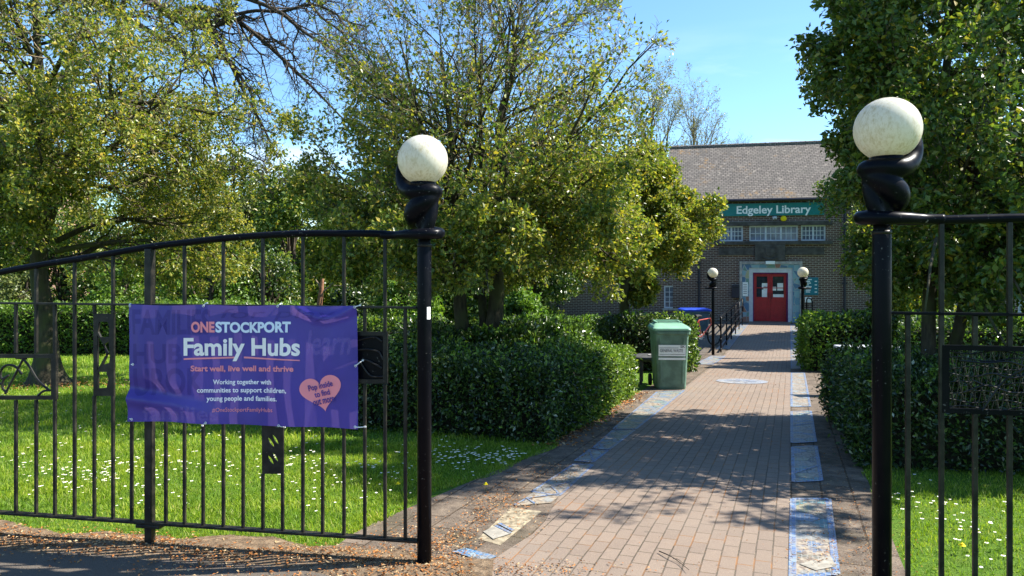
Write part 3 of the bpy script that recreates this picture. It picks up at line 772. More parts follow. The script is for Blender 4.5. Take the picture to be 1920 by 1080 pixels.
# ------------------------------------------------------------------ gate posts with twisted collar and globe
def fuse(o, vox, it):
    """melts the overlapping strands of one part into a single cast surface"""
    a = o.modifiers.new('r', 'REMESH'); a.mode = 'VOXEL'; a.voxel_size = vox; a.use_smooth_shade = True
    b = o.modifiers.new('s', 'SMOOTH'); b.iterations = it; b.factor = .5
    me = bpy.data.meshes.new_from_object(o.evaluated_get(bpy.context.evaluated_depsgraph_get()))
    o.modifiers.clear(); old = o.data; mats = list(old.materials); o.data = me
    if not me.materials:
        for q in mats: me.materials.append(q)
    for p in me.polygons: p.use_smooth = True
def gate_post(A, E, N, label, group, sticker=False, rail=True, hs=1.0, ge=.008, dz=0.):
    """E points along the railing, N towards the street; the collar coils out of the railing"""
    t = thing('lamp_post', (A[0], A[1], gzf(A[1])), label, 'lamp post', group)
    g0 = gzf(A[1])+dz
    up = np.array([0, 0, 1.])
    def at(e, n_, z): return np.array([A[0], A[1], 0])+E*e+N*n_+up*((z if z < 1.75 else 1.75+(z-1.75)*hs)+(dz if rail else g0))
    base = 0 if not rail else g0
    MB().lathe([(.0385, -.2), (.0385, 1.70), (.034, 1.715), (.034, 1.745)], (A[0], A[1], dz if rail else g0), 24).build('post', MT['black'], t, True)
    MB().lathe([(.0395, 1.692), (.0395, 1.708)], (A[0], A[1], dz if rail else g0), 24).build('weld_seam', MT['black_worn'], t, True)
    # strand: out of the rail, once round the post, then up and across to the far side
    z0_ = dz if rail else g0
    def sweep(mb, ctl, S=18):
        pts = [at(*q[:3]) for q in ctl]; rad = [q[3] for q in ctl]
        c = catmull(pts, 8); mb.tube(c, np.interp(np.linspace(0, 1, len(c)), np.linspace(0, 1, len(rad)), rad), S)
    mb = MB()
    sweep(mb, [(.24, .0, 1.755, .0205), (.16, .012, 1.755, .0225), (.085, .050, 1.757, .026), (.02, .070, 1.758, .028), (-.05, .062, 1.76, .029), (-.082, .016, 1.763, .030),
               (-.068, -.042, 1.768, .031), (-.01, -.066, 1.775, .033)])
    mb.build('ring', MT['black'], t, True)
    mb = MB()
    sweep(mb, [(-.01, -.05, 1.772, .034), (.034, -.045, 1.80, .043), (.056, -.012, 1.84, .052), (.046, .026, 1.875, .057), (.010, .042, 1.912, .056), (-.030, .034, 1.948, .050), (-.050, .004, 1.978, .042), (-.036, -.034, 1.992, .032)])
    sweep(mb, [(-.03, -.05, 1.985, .030), (-.062, -.012, 1.985, .036), (-.056, .034, 1.988, .038), (-.012, .058, 1.988, .040), (.045, .050, 1.985, .045),
               (.090, .016, 2.002, .046), (.120, -.012, 2.038, .042), (.137, -.022, 2.085, .033), (.143, -.026, 2.130, .020), (.138, -.028, 2.165, .006)])
    sweep(mb, [(-.02, .03, 1.76, .030), (-.036, .030, 1.82, .034), (-.046, .022, 1.88, .036), (-.050, .012, 1.95, .034)])
    mb.tube(np.array([at(0, 0, 1.75), at(0, 0, 1.80), at(0, 0, 1.90), at(0, 0, 1.98)]), [.036, .046, .056, .056], 20)
    cb = mb.build('twisted_collar', MT['black'], t, True)
    fuse(cb, .0055, 8)
    zt_ = 1.75+(1.99-1.75)*hs-1.99+z0_
    gc = np.array([A[0], A[1], zt_])+E*ge
    MB().lathe([(.050, 1.985), (.066, 2.008), (.070, 2.018), (.070, 2.036), (.062, 2.042), (.03, 2.042)], gc, 24).build('globe_cap', MT['black'], t, True)
    r0 = .1345
    prof = [(max(.0, r0*math.cos(a)) if a < 1.57 else 0, 2.156+r0*math.sin(a)) for a in np.linspace(-R(62), math.pi/2, 22)]
    MB().lathe(prof, gc, 40).build('globe', MT['globe'], t, True)
    if sticker:
        mb = MB(); V = []; z0, z1 = CH-(598-HY)/FPX*4.0, CH-(575-HY)/FPX*4.0
        ks = np.linspace(R(-62), R(-28), 6)
        for a in ks:
            for z in (z0, (z0+z1)/2-.001, (z0+z1)/2+.001, z1): V.append((A[0]+.0396*math.cos(a), A[1]+.0396*math.sin(a), z))
        mb.add(V, [(4*i+j, 4*i+4+j, 4*i+5+j, 4*i+1+j) for i in range(5) for j in (0, 2)])
        mb.build('sticker', MT['paper'], t)
    return t
gate_post(AL, EL, NL, 'black gate post with dirty globe at banner railing, white sticker on shaft', 'globe lamp posts', True)
gate_post(AR, ER, NR, 'nearest black gate post with twisted collar and clean white globe', 'globe lamp posts', hs=.93, ge=.022, dz=.035)
for px, Y, sgn, lb in ((1337, 19.6, -1, 'distant globe lamp post at foot of the ramp handrail'), (1505, 18.8, 1, 'distant globe lamp post right of red doors behind bright hedge')):
    A = np.array([XP(px, Y), Y, 0]); E = np.array([sgn*.95, .3*sgn, 0]); E /= np.linalg.norm(E)
    N = np.array([E[1]*sgn, -E[0]*sgn, 0])
    gate_post(A, E, N, lb, 'globe lamp posts', False, False)

# ------------------------------------------------------------------ banner tied to the left railing
BN = thing('banner', P3(AL, EL, NL, sl(460, 690)[0], sl(460, 690)[1], .03), 'purple family banner with white and salmon lettering tied to the railing', 'banner')
TLc, TRc, BRc, BLc = (246, 570.5), (672, 573), (674, 803.5), (243.5, 789)
def bdisp(u, v):
    """how far the cloth stands off the bars, metres"""
    u, v = np.asarray(u), np.asarray(v)
    d = .018+.007*np.sin(2*np.pi*(1.3*u+.25*v)+.6)*np.sin(np.pi*v)+.003*np.sin(2*np.pi*(4.1*u-.9*v))
    q = v-(.80+.30*u)                                 # sagging fold running from the lower left corner
    d = d+.022*np.exp(-(q/.055)**2)*np.exp(-(u/.26)**2)-.014*np.exp(-((q+.10)/.06)**2)*np.exp(-(u/.3)**2)
    q2 = u-.025-.07*v
    d = d+.010*np.exp(-(q2/.02)**2)*np.sin(np.pi*np.clip(v, 0, 1))
    q3 = v-.10*np.sin(np.pi*(u-.72)/.28); d = d+np.where(u > .72, .013*np.exp(-(q3/.04)**2), 0)
    return d+.004*np.exp(-((u-.93+.15*v)/.018)**2)*v
def bpt(u, v, lift=0.):
    u, v = np.asarray(u, float), np.asarray(v, float)
    x = (TLc[0]*(1-u)+TRc[0]*u)*(1-v)+(BLc[0]*(1-u)+BRc[0]*u)*v
    y = (TLc[1]*(1-u)+TRc[1]*u)*(1-v)+(BLc[1]*(1-u)+BRc[1]*u)*v
    y = y+1.6*np.sin(np.pi*np.clip(u, 0, 1)*3)**2*(1-v)-2.0*np.sin(np.pi*np.clip(u, 0, 1)*3)**2*v
    x = x-3.0*np.sin(np.pi*np.clip(v*1.1-.1, 0, 1))*(1-u)**6*-1
    A2 = AL+NL*.012
    k = (x-HX)/FPX; s = (k*A2[1]-A2[0])/(EL[0]-k*EL[1]); Y = A2[1]+EL[1]*s; z = CH-(y-HY)/FPX*Y
    return A2+s[..., None]*EL+NL*(bdisp(u, v)[..., None]+lift)+z[..., None]*np.array([0, 0, 1.])
def px_uv(X, Yp):
    v = (Yp-571.5)/(796-571.5); l = TLc[0]*(1-v)+BLc[0]*v; r_ = TRc[0]*(1-v)+BRc[0]*v
    u = (X-l)/(r_-l)
    top_ = TLc[1]*(1-u)+TRc[1]*u; bot = BLc[1]*(1-u)+BRc[1]*u
    return u, (Yp-top_)/(bot-top_)
nu, nv = 120, 64
U, Vv = np.meshgrid(np.linspace(0, 1, nu+1), np.linspace(0, 1, nv+1))
F = [(j*(nu+1)+i, (j+1)*(nu+1)+i, (j+1)*(nu+1)+i+1, j*(nu+1)+i+1) for j in range(nv) for i in range(nu)]
F = np.array(F)
MB().add(bpt(U, Vv).reshape(-1, 3), F).build('cloth', MT['cloth'], BN, True)
c2 = lambda p: (220+p[0]/3.856, 540+p[1]/3.856)
def banner_print(name, V, F, mat, lift, label=None, rot=0.):
    """V in pixels of the enlarged banner view, y downwards"""
    if rot:
        c = V.mean(0); ca, sa = math.cos(rot), math.sin(rot); d = V-c; V = c+np.stack([d[:, 0]*ca-d[:, 1]*sa, d[:, 0]*sa+d[:, 1]*ca], -1)
    V, F = cut_grid(V, F, 26.0)
    u, v = px_uv(220+V[:, 0]/3.856, 540+V[:, 1]/3.856)
    o = MB().add(bpt(u, v, lift), F).build(name, MT[mat], BN, False)
    if label: o['label'] = label
    return o
def btext(txt, box, mat, name='lettering', bold=0., shear=0., lift=.0035, rot=0., label=None):
    V, F = text_geo(txt, bold, shear); V = fit(V, box[0], box[2], box[3], box[1])
    return banner_print(name, V, F, mat, lift, label, rot)
btext('FAMILIES', (125, 150, 690, 335), 'ghost', 'ghost_lettering', .03, lift=.0012)
btext('for play', (760, 145, 1590, 235), 'ghost', 'ghost_lettering', .0, .2, lift=.0012)
btext('HUB', (125, 400, 480, 545), 'ghost', 'ghost_lettering', .03, lift=.0012)
btext('UROK', (125, 575, 640, 775), 'ghost', 'ghost_lettering', .03, lift=.0012)
btext('families', (200, 850, 740, 960), 'ghost_pale', 'ghost_lettering', .02, lift=.0012)
btext('learn', (1380, 300, 1700, 480), 'ghost_pale', 'ghost_lettering', .02, .2, lift=.0012)
btext('ONE', (548, 240, 718, 320), 'salmon', bold=.045, label='bold salmon word ONE')
btext('STOCKPORT', (724, 240, 1266, 320), 'ice', bold=.045, label='bold pale blue word STOCKPORT')
btext('Family Hubs', (492, 358, 1335, 527), 'cream', bold=.028, label='large rounded white words Family Hubs')
for a, b, c, d in (((492, 505), (878, 493), (878, 505), (492, 517)), ((924, 493), (1335, 516), (1335, 524), (924, 506))):
    n_ = 16; V = np.array([[a[0]+(b[0]-a[0])*i/n_, a[1]+(b[1]-a[1])*i/n_] for i in range(n_+1)]+[[d[0]+(c[0]-d[0])*i/n_, d[1]+(c[1]-d[1])*i/n_] for i in range(n_+1)])
    banner_print('underline', V, [(i, i+1, n_+2+i, n_+1+i) for i in range(n_)], 'salmon', .003)
btext('Start well, live well and thrive', (540, 558, 1290, 608), 'salmon', bold=.03)
btext('Working together with', (701, 660, 1127, 705), 'bwhite', bold=.022)
btext('communities to support children,', (585, 718, 1238, 765), 'bwhite', bold=.022)
btext('young people and families.', (652, 778, 1167, 826), 'bwhite', bold=.022)
btext('#OneStockportFamilyHubs', (698, 864, 1133, 903), 'salmon')
hp = []
for a in np.linspace(0, 2*math.pi, 64, endpoint=False):
    hx = 16*math.sin(a)**3; hy = 13*math.cos(a)-5*math.cos(2*a)-2*math.cos(3*a)-math.cos(4*a)
    hp.append((hx*9.4, -hy*9.0))
hp = np.array(hp); ca, sa = math.cos(R(-11)), math.sin(R(-11))
hp = np.stack([1488+hp[:, 0]*ca-hp[:, 1]*sa, 745+hp[:, 0]*sa+hp[:, 1]*ca], -1)
banner_print('heart', hp, [list(range(64))], 'salmon', .0035)
btext('Pop inside', (1396, 680, 1574, 736), 'ink_purple', bold=.02, lift=.0085, rot=R(-13))
btext('to find', (1442, 736, 1552, 780), 'ink_purple', bold=.02, lift=.0085, rot=R(-13))
btext('out more', (1432, 790, 1586, 834), 'ink_purple', bold=.02, lift=.0085, rot=R(-13))
for cx, cy, dx, dy in ((110, 128, -14, -14), (640, 128, 12, -20), (1172, 130, 14, -18), (1735, 135, 30, -12), (125, 548, -30, 2), (125, 943, -36, -6), (655, 970, -44, 26),
                       (1178, 990, 34, 14), (1732, 998, 66, 2), (1732, 560, 46, -38)):
    u, v = px_uv(*[np.array(q) for q in c2((cx, cy))]); a = bpt(u, v, .004)
    e = a+EL*(-dx/3.856/FPX*4.1)-np.array([0, 0, 1])*(dy/3.856/FPX*4.1)-NL*.02
    mb = MB(); md = (a+e)/2+NL*.008
    mb.tube(catmull([a, md, e], 5), .0028, 6)
    ang = np.linspace(0, 2*math.pi, 11); mb.tube(np.array([a+EL*.006*math.cos(q)+np.array([0, 0, 1])*.006*math.sin(q) for q in ang]), .0017, 5)
    mb.box(e, (.009, .009, .008))
    mb.build('cable_tie', MT['tie'], BN, False)
# ------------------------------------------------------------------ library building
FO = np.array([XP(1443, 31.0), 31.0, 0.])
def fu(px):
    k = (px-HX)/FPX
    return (k*FO[1]-FO[0])/(FE[0]-k*FE[1])
def fz(px, py):
    return CH-(py-HY)/FPX*(FO[1]+FE[1]*fu(px))
def fp(u, z, d=0.): return FO+FE*u+FN*d+np.array([0, 0, z])
M_F = np.stack([FE, FN, np.array([0, 0, 1.])], 1)
def fbox(mb, u0, u1, z0, z1, d0, d1, m=0, b=0.):
    c = fp((u0+u1)/2, (z0+z1)/2, (d0+d1)/2); dd = (u1-u0, d1-d0, z1-z0)
    if b: mb.bbox(c, dd, b, m, M_F)
    else: mb.box(c, dd, M_F, m)
def pr(a, b, c, d):
    """photo rectangle left, top, right, bottom -> u0, u1, z0, z1 on the facade"""
    m_ = (a+c)/2
    return fu(a), fu(c), fz(m_, d), fz(m_, b)
def wall(mb, u0, u1, z0, z1, holes, depth=.16, d=0., m=0):
    us = sorted({u0, u1, *[h[0] for h in holes], *[h[1] for h in holes]}); zs = sorted({z0, z1, *[h[2] for h in holes], *[h[3] for h in holes]})
    for a, b in zip(us[:-1], us[1:]):
        for e, f in zip(zs[:-1], zs[1:]):
            if any(h[0] <= (a+b)/2 <= h[1] and h[2] <= (e+f)/2 <= h[3] for h in holes): continue
            mb.add([fp(a, e, d), fp(b, e, d), fp(b, f, d), fp(a, f, d)], [(0, 1, 2, 3)], m)
    for a, b, e, f in holes:
        q = [(a, e), (b, e), (b, f), (a, f)]
        for i in range(4):
            p0, p1 = q[i], q[(i+1) % 4]
            mb.add([fp(*p0, d), fp(*p1, d), fp(*p1, d-depth), fp(*p0, d-depth)], [(0, 1, 2, 3)], m)
LB = thing('library_building', fp(0, -.8), 'brown brick library with tiled roof, red doors and blue mosaic doorway', 'building')
gb = -.82
RID_R = 3.2; RIDZ = 7.05; OVH = .26; EDGE = fz(1420, 374)-.0; EAV = (EDGE+OVH*RIDZ/RID_R)/(1+OVH/RID_R)
u_l, u_r = fu(1262), fu(1262)+17.5
h_door = pr(1404, 502, 1486, 603); h_door = (h_door[0], h_door[1], gb, h_door[3])
h_w1, h_w2, h_w3 = pr(1350, 425, 1393, 452), pr(1405, 423, 1496, 452), pr(1502, 423, 1548, 452)
zt_, zb_ = h_w2[3], h_w2[2]
h_w1 = (h_w1[0], h_w1[1], zb_, zt_); h_w3 = (h_w3[0], h_w3[1], zb_, zt_)
h_w4 = pr(1245, 536, 1273, 578); h_w5 = pr(1737, 546, 1790, 584); h_w6 = (h_w5[0]+3.2, h_w5[1]+3.2, h_w5[2], h_w5[3])
mb = MB()
ul2 = fu(1018)
wall(mb, u_l, u_r, gb, EAV, [h_door, h_w1, h_w2, h_w3, h_w5, h_w6]+([h_w4] if h_w4[0] > u_l else []), .16)
for u in (u_l, u_r):                                  # gable ends
    q = [fp(u, gb, 0), fp(u, gb, -2*RID_R), fp(u, EAV, -2*RID_R), fp(u, RIDZ-.05, -RID_R), fp(u, EAV, 0)]
    mb.add(q, [(0, 1, 2, 3, 4)])
mb.add([fp(u_l, gb, -2*RID_R), fp(u_r, gb, -2*RID_R), fp(u_r, EAV, -2*RID_R), fp(u_l, EAV, -2*RID_R)], [(0, 1, 2, 3)])
mb.build('wall', MT['brick'], LB)
# lower wing to the left
WZ = 2.75
mb = MB(); wall(mb, ul2, u_l, gb, WZ, [h_w4] if h_w4[0] < u_l else [], .16, -.004)
mb.add([fp(ul2, gb, -.004), fp(ul2, gb, -5), fp(ul2, WZ, -5), fp(ul2, WZ, -.004)], [(0, 1, 2, 3)])
mb.add([fp(ul2, gb, -5), fp(u_l, gb, -5), fp(u_l, WZ, -5), fp(ul2, WZ, -5)], [(0, 1, 2, 3)])
mb.build('wing_wall', MT['brick'], LB)
mb = MB(); fbox(mb, ul2-.15, u_l-.01, WZ, WZ+.16, -5.1, .16); mb.build('wing_roof', MT['stone_dark'], LB)
mb = MB()                                             # roof: two thick slopes
for sg in (0, 1):
    d0, d1 = (OVH, -RID_R) if sg == 0 else (-2*RID_R-OVH, -RID_R)
    sl_ = (RIDZ-EAV)/RID_R; z0 = EDGE
    t_ = .06
    a, b = u_l-.25, u_r+.25
    n_ = 26 if sg == 0 else 1
    V = []
    for j in range(n_+1):
        f_ = j/n_; d_ = d0+(d1-d0)*f_; z_ = z0+(RIDZ-z0)*f_
        V += [fp(a, z_+.02, d_), fp(b, z_+.02, d_)]
    F = [(2*j, 2*j+1, 2*j+3, 2*j+2) for j in range(n_)]
    mb.add(V, F)
    mb.add([fp(a, z0+.02, d0), fp(b, z0+.02, d0), fp(b, z0-t_, d0), fp(a, z0-t_, d0), fp(b, RIDZ-t_, d1), fp(a, RIDZ-t_, d1)], [(0, 1, 2, 3), (3, 2, 4, 5)])
rf = mb.build('roof', MT['roof'], LB)
mb = MB(); ui = u_l-.25
while ui < u_r+.2:
    c = [fp(ui, RIDZ-.02, -RID_R), fp(ui+.42, RIDZ-.02, -RID_R)]
    mb.tube(np.array(c), [.115, .125], 10); ui += .43
mb.build('ridge_tiles', MT['roof'], rf)
mb = MB(); z0 = EDGE
mb.tube(np.array([fp(u_l-.25, z0-.045, OVH+.03), fp(u_r+.25, z0-.045, OVH+.03)]), .05, 10)
fbox(mb, u_l-.2, u_r+.2, z0-.075, z0-.05, .004, OVH-.03)
mb.build('gutter', MT['pipe'], LB)
for px in (1310, 1583, 1047, 1700):
    mb = MB(); uu = fu(px); zt = EAV-.1 if uu > u_l else WZ
    if px == 1310: uu = fu(1311)
    mb.tube(np.array([fp(uu, gb, .09), fp(uu, zt, .09)]), .05, 8)
    for zz in np.arange(gb+.5, zt, 1.1): fbox(mb, uu-.09, uu+.09, zz, zz+.07, .002, .13)
    mb.build('downpipe', MT['pipe'], LB)
mb = MB(); fbox(mb, fu(1340), fu(1560), zt_, zt_+.17, .003, .10); mb.build('lintel', MT['stone_dark'], LB)
mb = MB(); fbox(mb, fu(1340), fu(1560), zb_-.15, zb_, .003, .14); mb.build('window_sill', MT['stone_dark'], LB)
za, zb2 = fz(1443, 478), fz(1443, 468)
mb = MB(); fbox(mb, fu(1348), fu(1414.5), za, zb2+.08, .003, .07); fbox(mb, fu(1472.5), fu(1545), za, zb2+.08, .003, .07); mb.build('stone_band', MT['stone_dark'], LB)
pz = pr(1415, 458, 1472, 489)
mb = MB(); fbox(mb, pz[0], pz[1], pz[2], pz[3]-.02, .003, .15, b=.02); plq = mb.build('stone_plaque', MT['stone_dark'], LB)
mb = MB(); uc, zc = (pz[0]+pz[1])/2, (pz[2]+pz[3])/2   # carved shield with scroll
sh = [(-.17, .16), (.17, .16), (.17, -.02), (.10, -.14), (0, -.2), (-.10, -.14), (-.17, -.02)]
V = [fp(uc+a, zc+b+.02, .19) for a, b in sh]+[fp(uc+a*1.12, zc+b*1.12+.02, .152) for a, b in sh]
mb.add(V, [tuple(range(7))]+[(i, (i+1) % 7, 7+(i+1) % 7, 7+i) for i in range(7)])
mb.tube(np.array([fp(uc-.3, zc-.2, .16), fp(uc-.12, zc-.27, .18), fp(uc+.12, zc-.27, .18), fp(uc+.3, zc-.2, .16)]), .03, 6)
mb.build('carved_shield', MT['stone_dark'], plq)
# windows
def window(h, nx, nz, name='window', sill=False, casements=1, parent=LB, sub=True):
    u0, u1, z0, z1 = h; mb = MB(); d0 = -.10
    f = .055
    for a, b, c_, d_ in ((u0, u1, z0, z0+f), (u0, u1, z1-f, z1), (u0, u0+f, z0+f, z1-f), (u1-f, u1, z0+f, z1-f)): fbox(mb, a, b, c_, d_, d0, d0+.07)
    W_ = (u1-u0-2*f)/casements
    for k in range(casements):
        a = u0+f+k*W_
        if k: fbox(mb, a-.035, a+.035, z0+f, z1-f, d0, d0+.068)
        for i in range(1, nx): fbox(mb, a+W_*i/nx-.014, a+W_*i/nx+.014, z0+f, z1-f, d0+.01, d0+.045)
        for j in range(1, nz):
            zz = z0+f+(z1-z0-2*f)*j/nz; fbox(mb, a+.002, a+W_-.002, zz-.014, zz+.014, d0+.012, d0+.043)
    w = mb.build(name, MT['white_paint'], parent)
    mb = MB(); fbox(mb, u0+.01, u1-.01, z0+.01, z1-.01, d0-.02, d0+.004); mb.build('pane', MT['glass_blue'], w)
    if sill:
        mb = MB(); fbox(mb, u0-.06, u1+.06, z0-.09, z0, .003, .09); mb.build('sill', MT['stone'], w)
    return w
window(h_w1, 3, 3, casements=2); window(h_w2, 3, 2, casements=3); window(h_w3, 3, 3, casements=2)
window(h_w4, 3, 4, sill=True); window(h_w5, 3, 3, sill=True, casements=2); window(h_w6, 3, 3, sill=True, casements=2)
# doorway
s0 = pr(1391, 493, 1499, 603)
DH = h_door
mb = MB()
for a, b, c_, d_ in ((s0[0], DH[0], gb, s0[3]-.05), (DH[1], s0[1], gb, s0[3]-.05), (DH[0], DH[1], DH[3], s0[3]-.05)): fbox(mb, a, b, c_, d_, .003, .10)
ds = mb.build('door_surround', MT['door_mosaic'], LB)
mb = MB()
for a, b, c_, d_ in ((s0[0]-.10, s0[0], gb, s0[3]+.06), (s0[1], s0[1]+.10, gb, s0[3]+.06), (s0[0], s0[1], s0[3]-.05, s0[3]+.06)): fbox(mb, a, b, c_, d_, .003, .14)
mb.build('stone_edge', MT['stone'], ds)
mb = MB(); dr = pr(1411.5, 511, 1477.5, 603)
for a, b, c_, d_ in ((DH[0], dr[0], gb, DH[3]), (dr[1], DH[1], gb, DH[3]), (dr[0], dr[1], dr[3], DH[3])): fbox(mb, a+.001, b-.001, c_, d_-.001, -.20, .05)
mb.build('door_frame', MT['white_paint'], LB)
mb = MB()
for a, b, c_, d_ in ((dr[0], dr[0]+.05, gb, dr[3]), (dr[1]-.05, dr[1], gb, dr[3]), (dr[0]+.05, dr[1]-.05, dr[3]-.06, dr[3])): fbox(mb, a, b, c_, d_, -.22, -.03)
mb.build('door_lining', MT['door_frame'], LB)
um = (dr[0]+dr[1])/2; zg0 = fz(1443, 560)
dz0 = gzf(31)+.02
for sg, (a, b) in enumerate(((dr[0]+.053, um-.004), (um+.004, dr[1]-.053))):
    t_ = dr[3]-.064; f = .10
    mb = MB()
    fbox(mb, a, a+f, dz0, t_, -.16, -.11); fbox(mb, b-f, b, dz0, t_, -.16, -.11); fbox(mb, a+f, b-f, t_-f, t_, -.16, -.11)
    fbox(mb, a+f, b-f, zg0-.05, zg0+.06, -.16, -.11); fbox(mb, a+f, b-f, dz0, dz0+.16, -.16, -.11)
    fbox(mb, a+f, b-f, dz0+.16, zg0-.05, -.155, -.125)
    zm_ = dz0+(zg0-dz0)*.62; fbox(mb, a+f, b-f, zm_-.03, zm_+.03, -.155, -.114)
    d = mb.build('door', MT['door_red'], LB)
    mb = MB(); fbox(mb, a+f, b-f, zg0+.06, t_-f, -.145, -.135); mb.build('pane', MT['glass'], d)
    mb = MB(); fbox(mb, a+f, b-f, zg0+(t_-zg0)*.42, zg0+(t_-zg0)*.42+.03, -.15, -.118); mb.build('glazing_bar', MT['door_red'], d)
    hx_ = b-.05 if sg == 0 else a+.05
    mb = MB(); mb.tube(np.array([fp(hx_, zg0-.02, -.11), fp(hx_, zg0-.02, -.06), fp(hx_, zg0+.22, -.06), fp(hx_, zg0+.22, -.11)]), .012, 6); mb.build('handle', MT['pipe'], d)
    for q in ([(1429, 531, 1441, 541), (1429, 543, 1439, 559), (1432, 537, 1440, 543)] if sg == 0 else [(1449, 538, 1456, 545), (1458, 531, 1469, 545), (1450, 552, 1470, 558)]):
        h = pr(*q); mb = MB(); fbox(mb, h[0], h[1], h[2], h[3], -.134, -.131); mb.build('notice', MT['paper'], d)
mb = MB(); h = pr(1435, 489.5, 1452, 495.5); fbox(mb, h[0], h[1], h[2], h[3], .145, .24, b=.01); mb.build('door_light', MT['white_ink'], LB)
def wthing(name, q, d0, d1, mat, label, cat, b=.008):
    h = pr(*q); t = thing(name, fp((h[0]+h[1])/2, h[2], d0), label, cat)
    return t, h
def wtext(txt, q, d, mat, parent, bold=0., name='lettering'):
    V, F = text_geo(txt, bold); h = pr(*q); V = fit(V, h[0], h[1], h[2], h[3])
    MB().add(np.array([fp(u, z, d) for u, z in V]), F).build(name, MT[mat], parent)
# name sign
t, h = wthing('library_sign', (1348, 381, 1545, 404.5), .03, .08, 'teal', 'long teal board with white library name lettering under the eaves', 'sign')
mb = MB(); fbox(mb, h[0], h[1], h[2], h[3], .03, .09, b=.008); mb.build('board', MT['teal'], t)
wtext('Edgeley Library', (1381, 385.5, 1520, 405.0), .094, 'white_ink', t, .022)
mb = MB()
for k in range(4): fbox(mb, h[0]+.3+k*(h[1]-h[0]-.6)/3-.04, h[0]+.3+k*(h[1]-h[0]-.6)/3+.04, h[2]+.03, h[3]-.03, .002, .03)
mb.build('bracket', MT['pipe'], t)
t, h = wthing('direction_sign', (1508, 520, 1534, 553), .03, .07, 'teal2', 'blue notice board with white text lines right of the door', 'sign')
mb = MB(); fbox(mb, h[0], h[1], h[2], h[3], .02, .06, b=.006); mb.build('board', MT['teal2'], t)
mb = MB()
for k in range(8):
    zz = h[3]-.09-k*(h[3]-h[2]-.14)/8; w_ = (.42, .3, .36, .22, .4, .28, .34, .3)[k]
    fbox(mb, h[0]+.05, h[0]+.05+w_*.55, zz-.018, zz+.018, .06, .063)
    if k % 2: fbox(mb, h[1]-.14, h[1]-.05, zz-.018, zz+.018, .06, .063)
mb.build('lettering', MT['white_ink'], t)
t, h = wthing('poster_case', (1509, 557, 1521, 567), .02, .05, 'paper', 'small white plate beneath the blue notice board', 'notice')
mb = MB(); fbox(mb, h[0], h[1], h[2], h[3], .02, .04, b=.004); mb.build('plate', MT['paper'], t)
t, h = wthing('letter_box', (1372, 534, 1386, 558), .01, .2, 'pipe', 'black wall box left of the mosaic doorway', 'box')
mb = MB(); fbox(mb, h[0], h[1], h[2], h[3], .004, .2, b=.012); bx_ = mb.build('case', MT['pipe'], t)
mb = MB(); fbox(mb, h[0]+.03, h[1]-.03, h[3]-.12, h[3]-.08, .2, .212); mb.build('flap', MT['rubber'], t)
t, h = wthing('notice', (1392, 529, 1402, 555), .01, .2, 'paper', 'tall white notice on the left side of doorway mosaic', 'notice')
mb = MB(); fbox(mb, h[0], h[1], h[2], h[3], .104, .118, b=.003); mb.build('plate', MT['paper'], t)
mb = MB(); zm_ = (h[2]+h[3])/2
for k in range(6): fbox(mb, h[0]+.03, h[1]-.04, h[3]-.10-k*.075, h[3]-.08-k*.075, .118, .1195)
mb.build('lettering', MT['stone_dark'], t)
t = thing('security_camera', fp(fu(1452), fz(1452, 408), .1), 'small white security camera on the wall below the library sign', 'camera')
uu, zz = fu(1452), fz(1452, 409)
mb = MB(); mb.tube(np.array([fp(uu, zz, .0), fp(uu, zz, .12)]), .02, 8); mb.build('bracket', MT['white_paint'], t)
mb = MB(); mb.lathe([(.0, -.09), (.06, -.07), (.085, -.02), (.09, .03), (.075, .06), (0, .065)], fp(uu, zz, .16), 14); mb.build('housing', MT['white_paint'], t, True)
mb = MB(); mb.lathe([(.0, -.03), (.035, -.02), (.035, .02), (0, .03)], fp(uu, zz-.05, .235), 10); mb.build('lens', MT['glass'], t, True)
t = thing('alarm_box', fp(fu(1469), fz(1469, 410), .05), 'round yellow alarm bell on the wall below sign lettering', 'alarm')
M3 = np.stack([FE, np.array([0, 0, 1.]), FN], 1)
mb = MB(); mb.lathe([(.10, .0), (.12, .02), (.12, .06), (.09, .09), (0, .10)], fp(fu(1469), fz(1469, 410), .004), 20, 0, M3); mb.build('cover', MT['dandelion'], t, True)

# ------------------------------------------------------------------ ramp handrail, door hoop
HR = thing('handrail', (XP(1354, 20), 20, gzf(20)), 'black four bar handrail rising along left side of the ramp', 'handrail')
ya, yb = 20.1, 29.2
def hx(y): return PS*y-1.74-.16
for k, (pa, pb) in enumerate(((594, 560), (615, 572.5), (637, 584.5), (656, 595))):
    a = np.array([hx(ya), ya, ZP(pa, ya)]); b = np.array([hx(yb), yb, ZP(pb, yb)])
    p = [a+(b-a)*t_ for t_ in np.linspace(0, 1, 8)]
    if k == 0: p += [b+np.array([.10, .28, -.02]), b+np.array([.12, .32, -.12]), b+np.array([.12, .32, -.5])]; p = [a+np.array([-.03, -.12, -.30]), a+np.array([-.02, -.10, -.04])]+p
    MB().tube(catmull(p, 3), .024, 8).build('rail', MT['black'], HR, True)
for y in np.linspace(ya+.15, yb-.1, 6):
    f_ = (y-ya)/(yb-ya); zt = ZP(594, ya)+(ZP(560, yb)-ZP(594, ya))*f_
    MB().tube(np.array([(hx(y), y, gzf(y)-.05), (hx(y), y, zt)]), .022, 8).build('post', MT['black'], HR, True)
HP = thing('grab_rail', fp(fu(1512), gb, .3), 'small black hooped grab rail right of the red doors', 'handrail')
uu = fu(1511)
pts = [fp(uu, gb, .25), fp(uu, .0, .25), fp(uu, .16, .30), fp(uu+.03, .22, .45), fp(uu+.08, .2, .85), fp(uu+.1, .12, 1.0), fp(uu+.1, 0, 1.05), fp(uu+.1, gb, 1.05)]
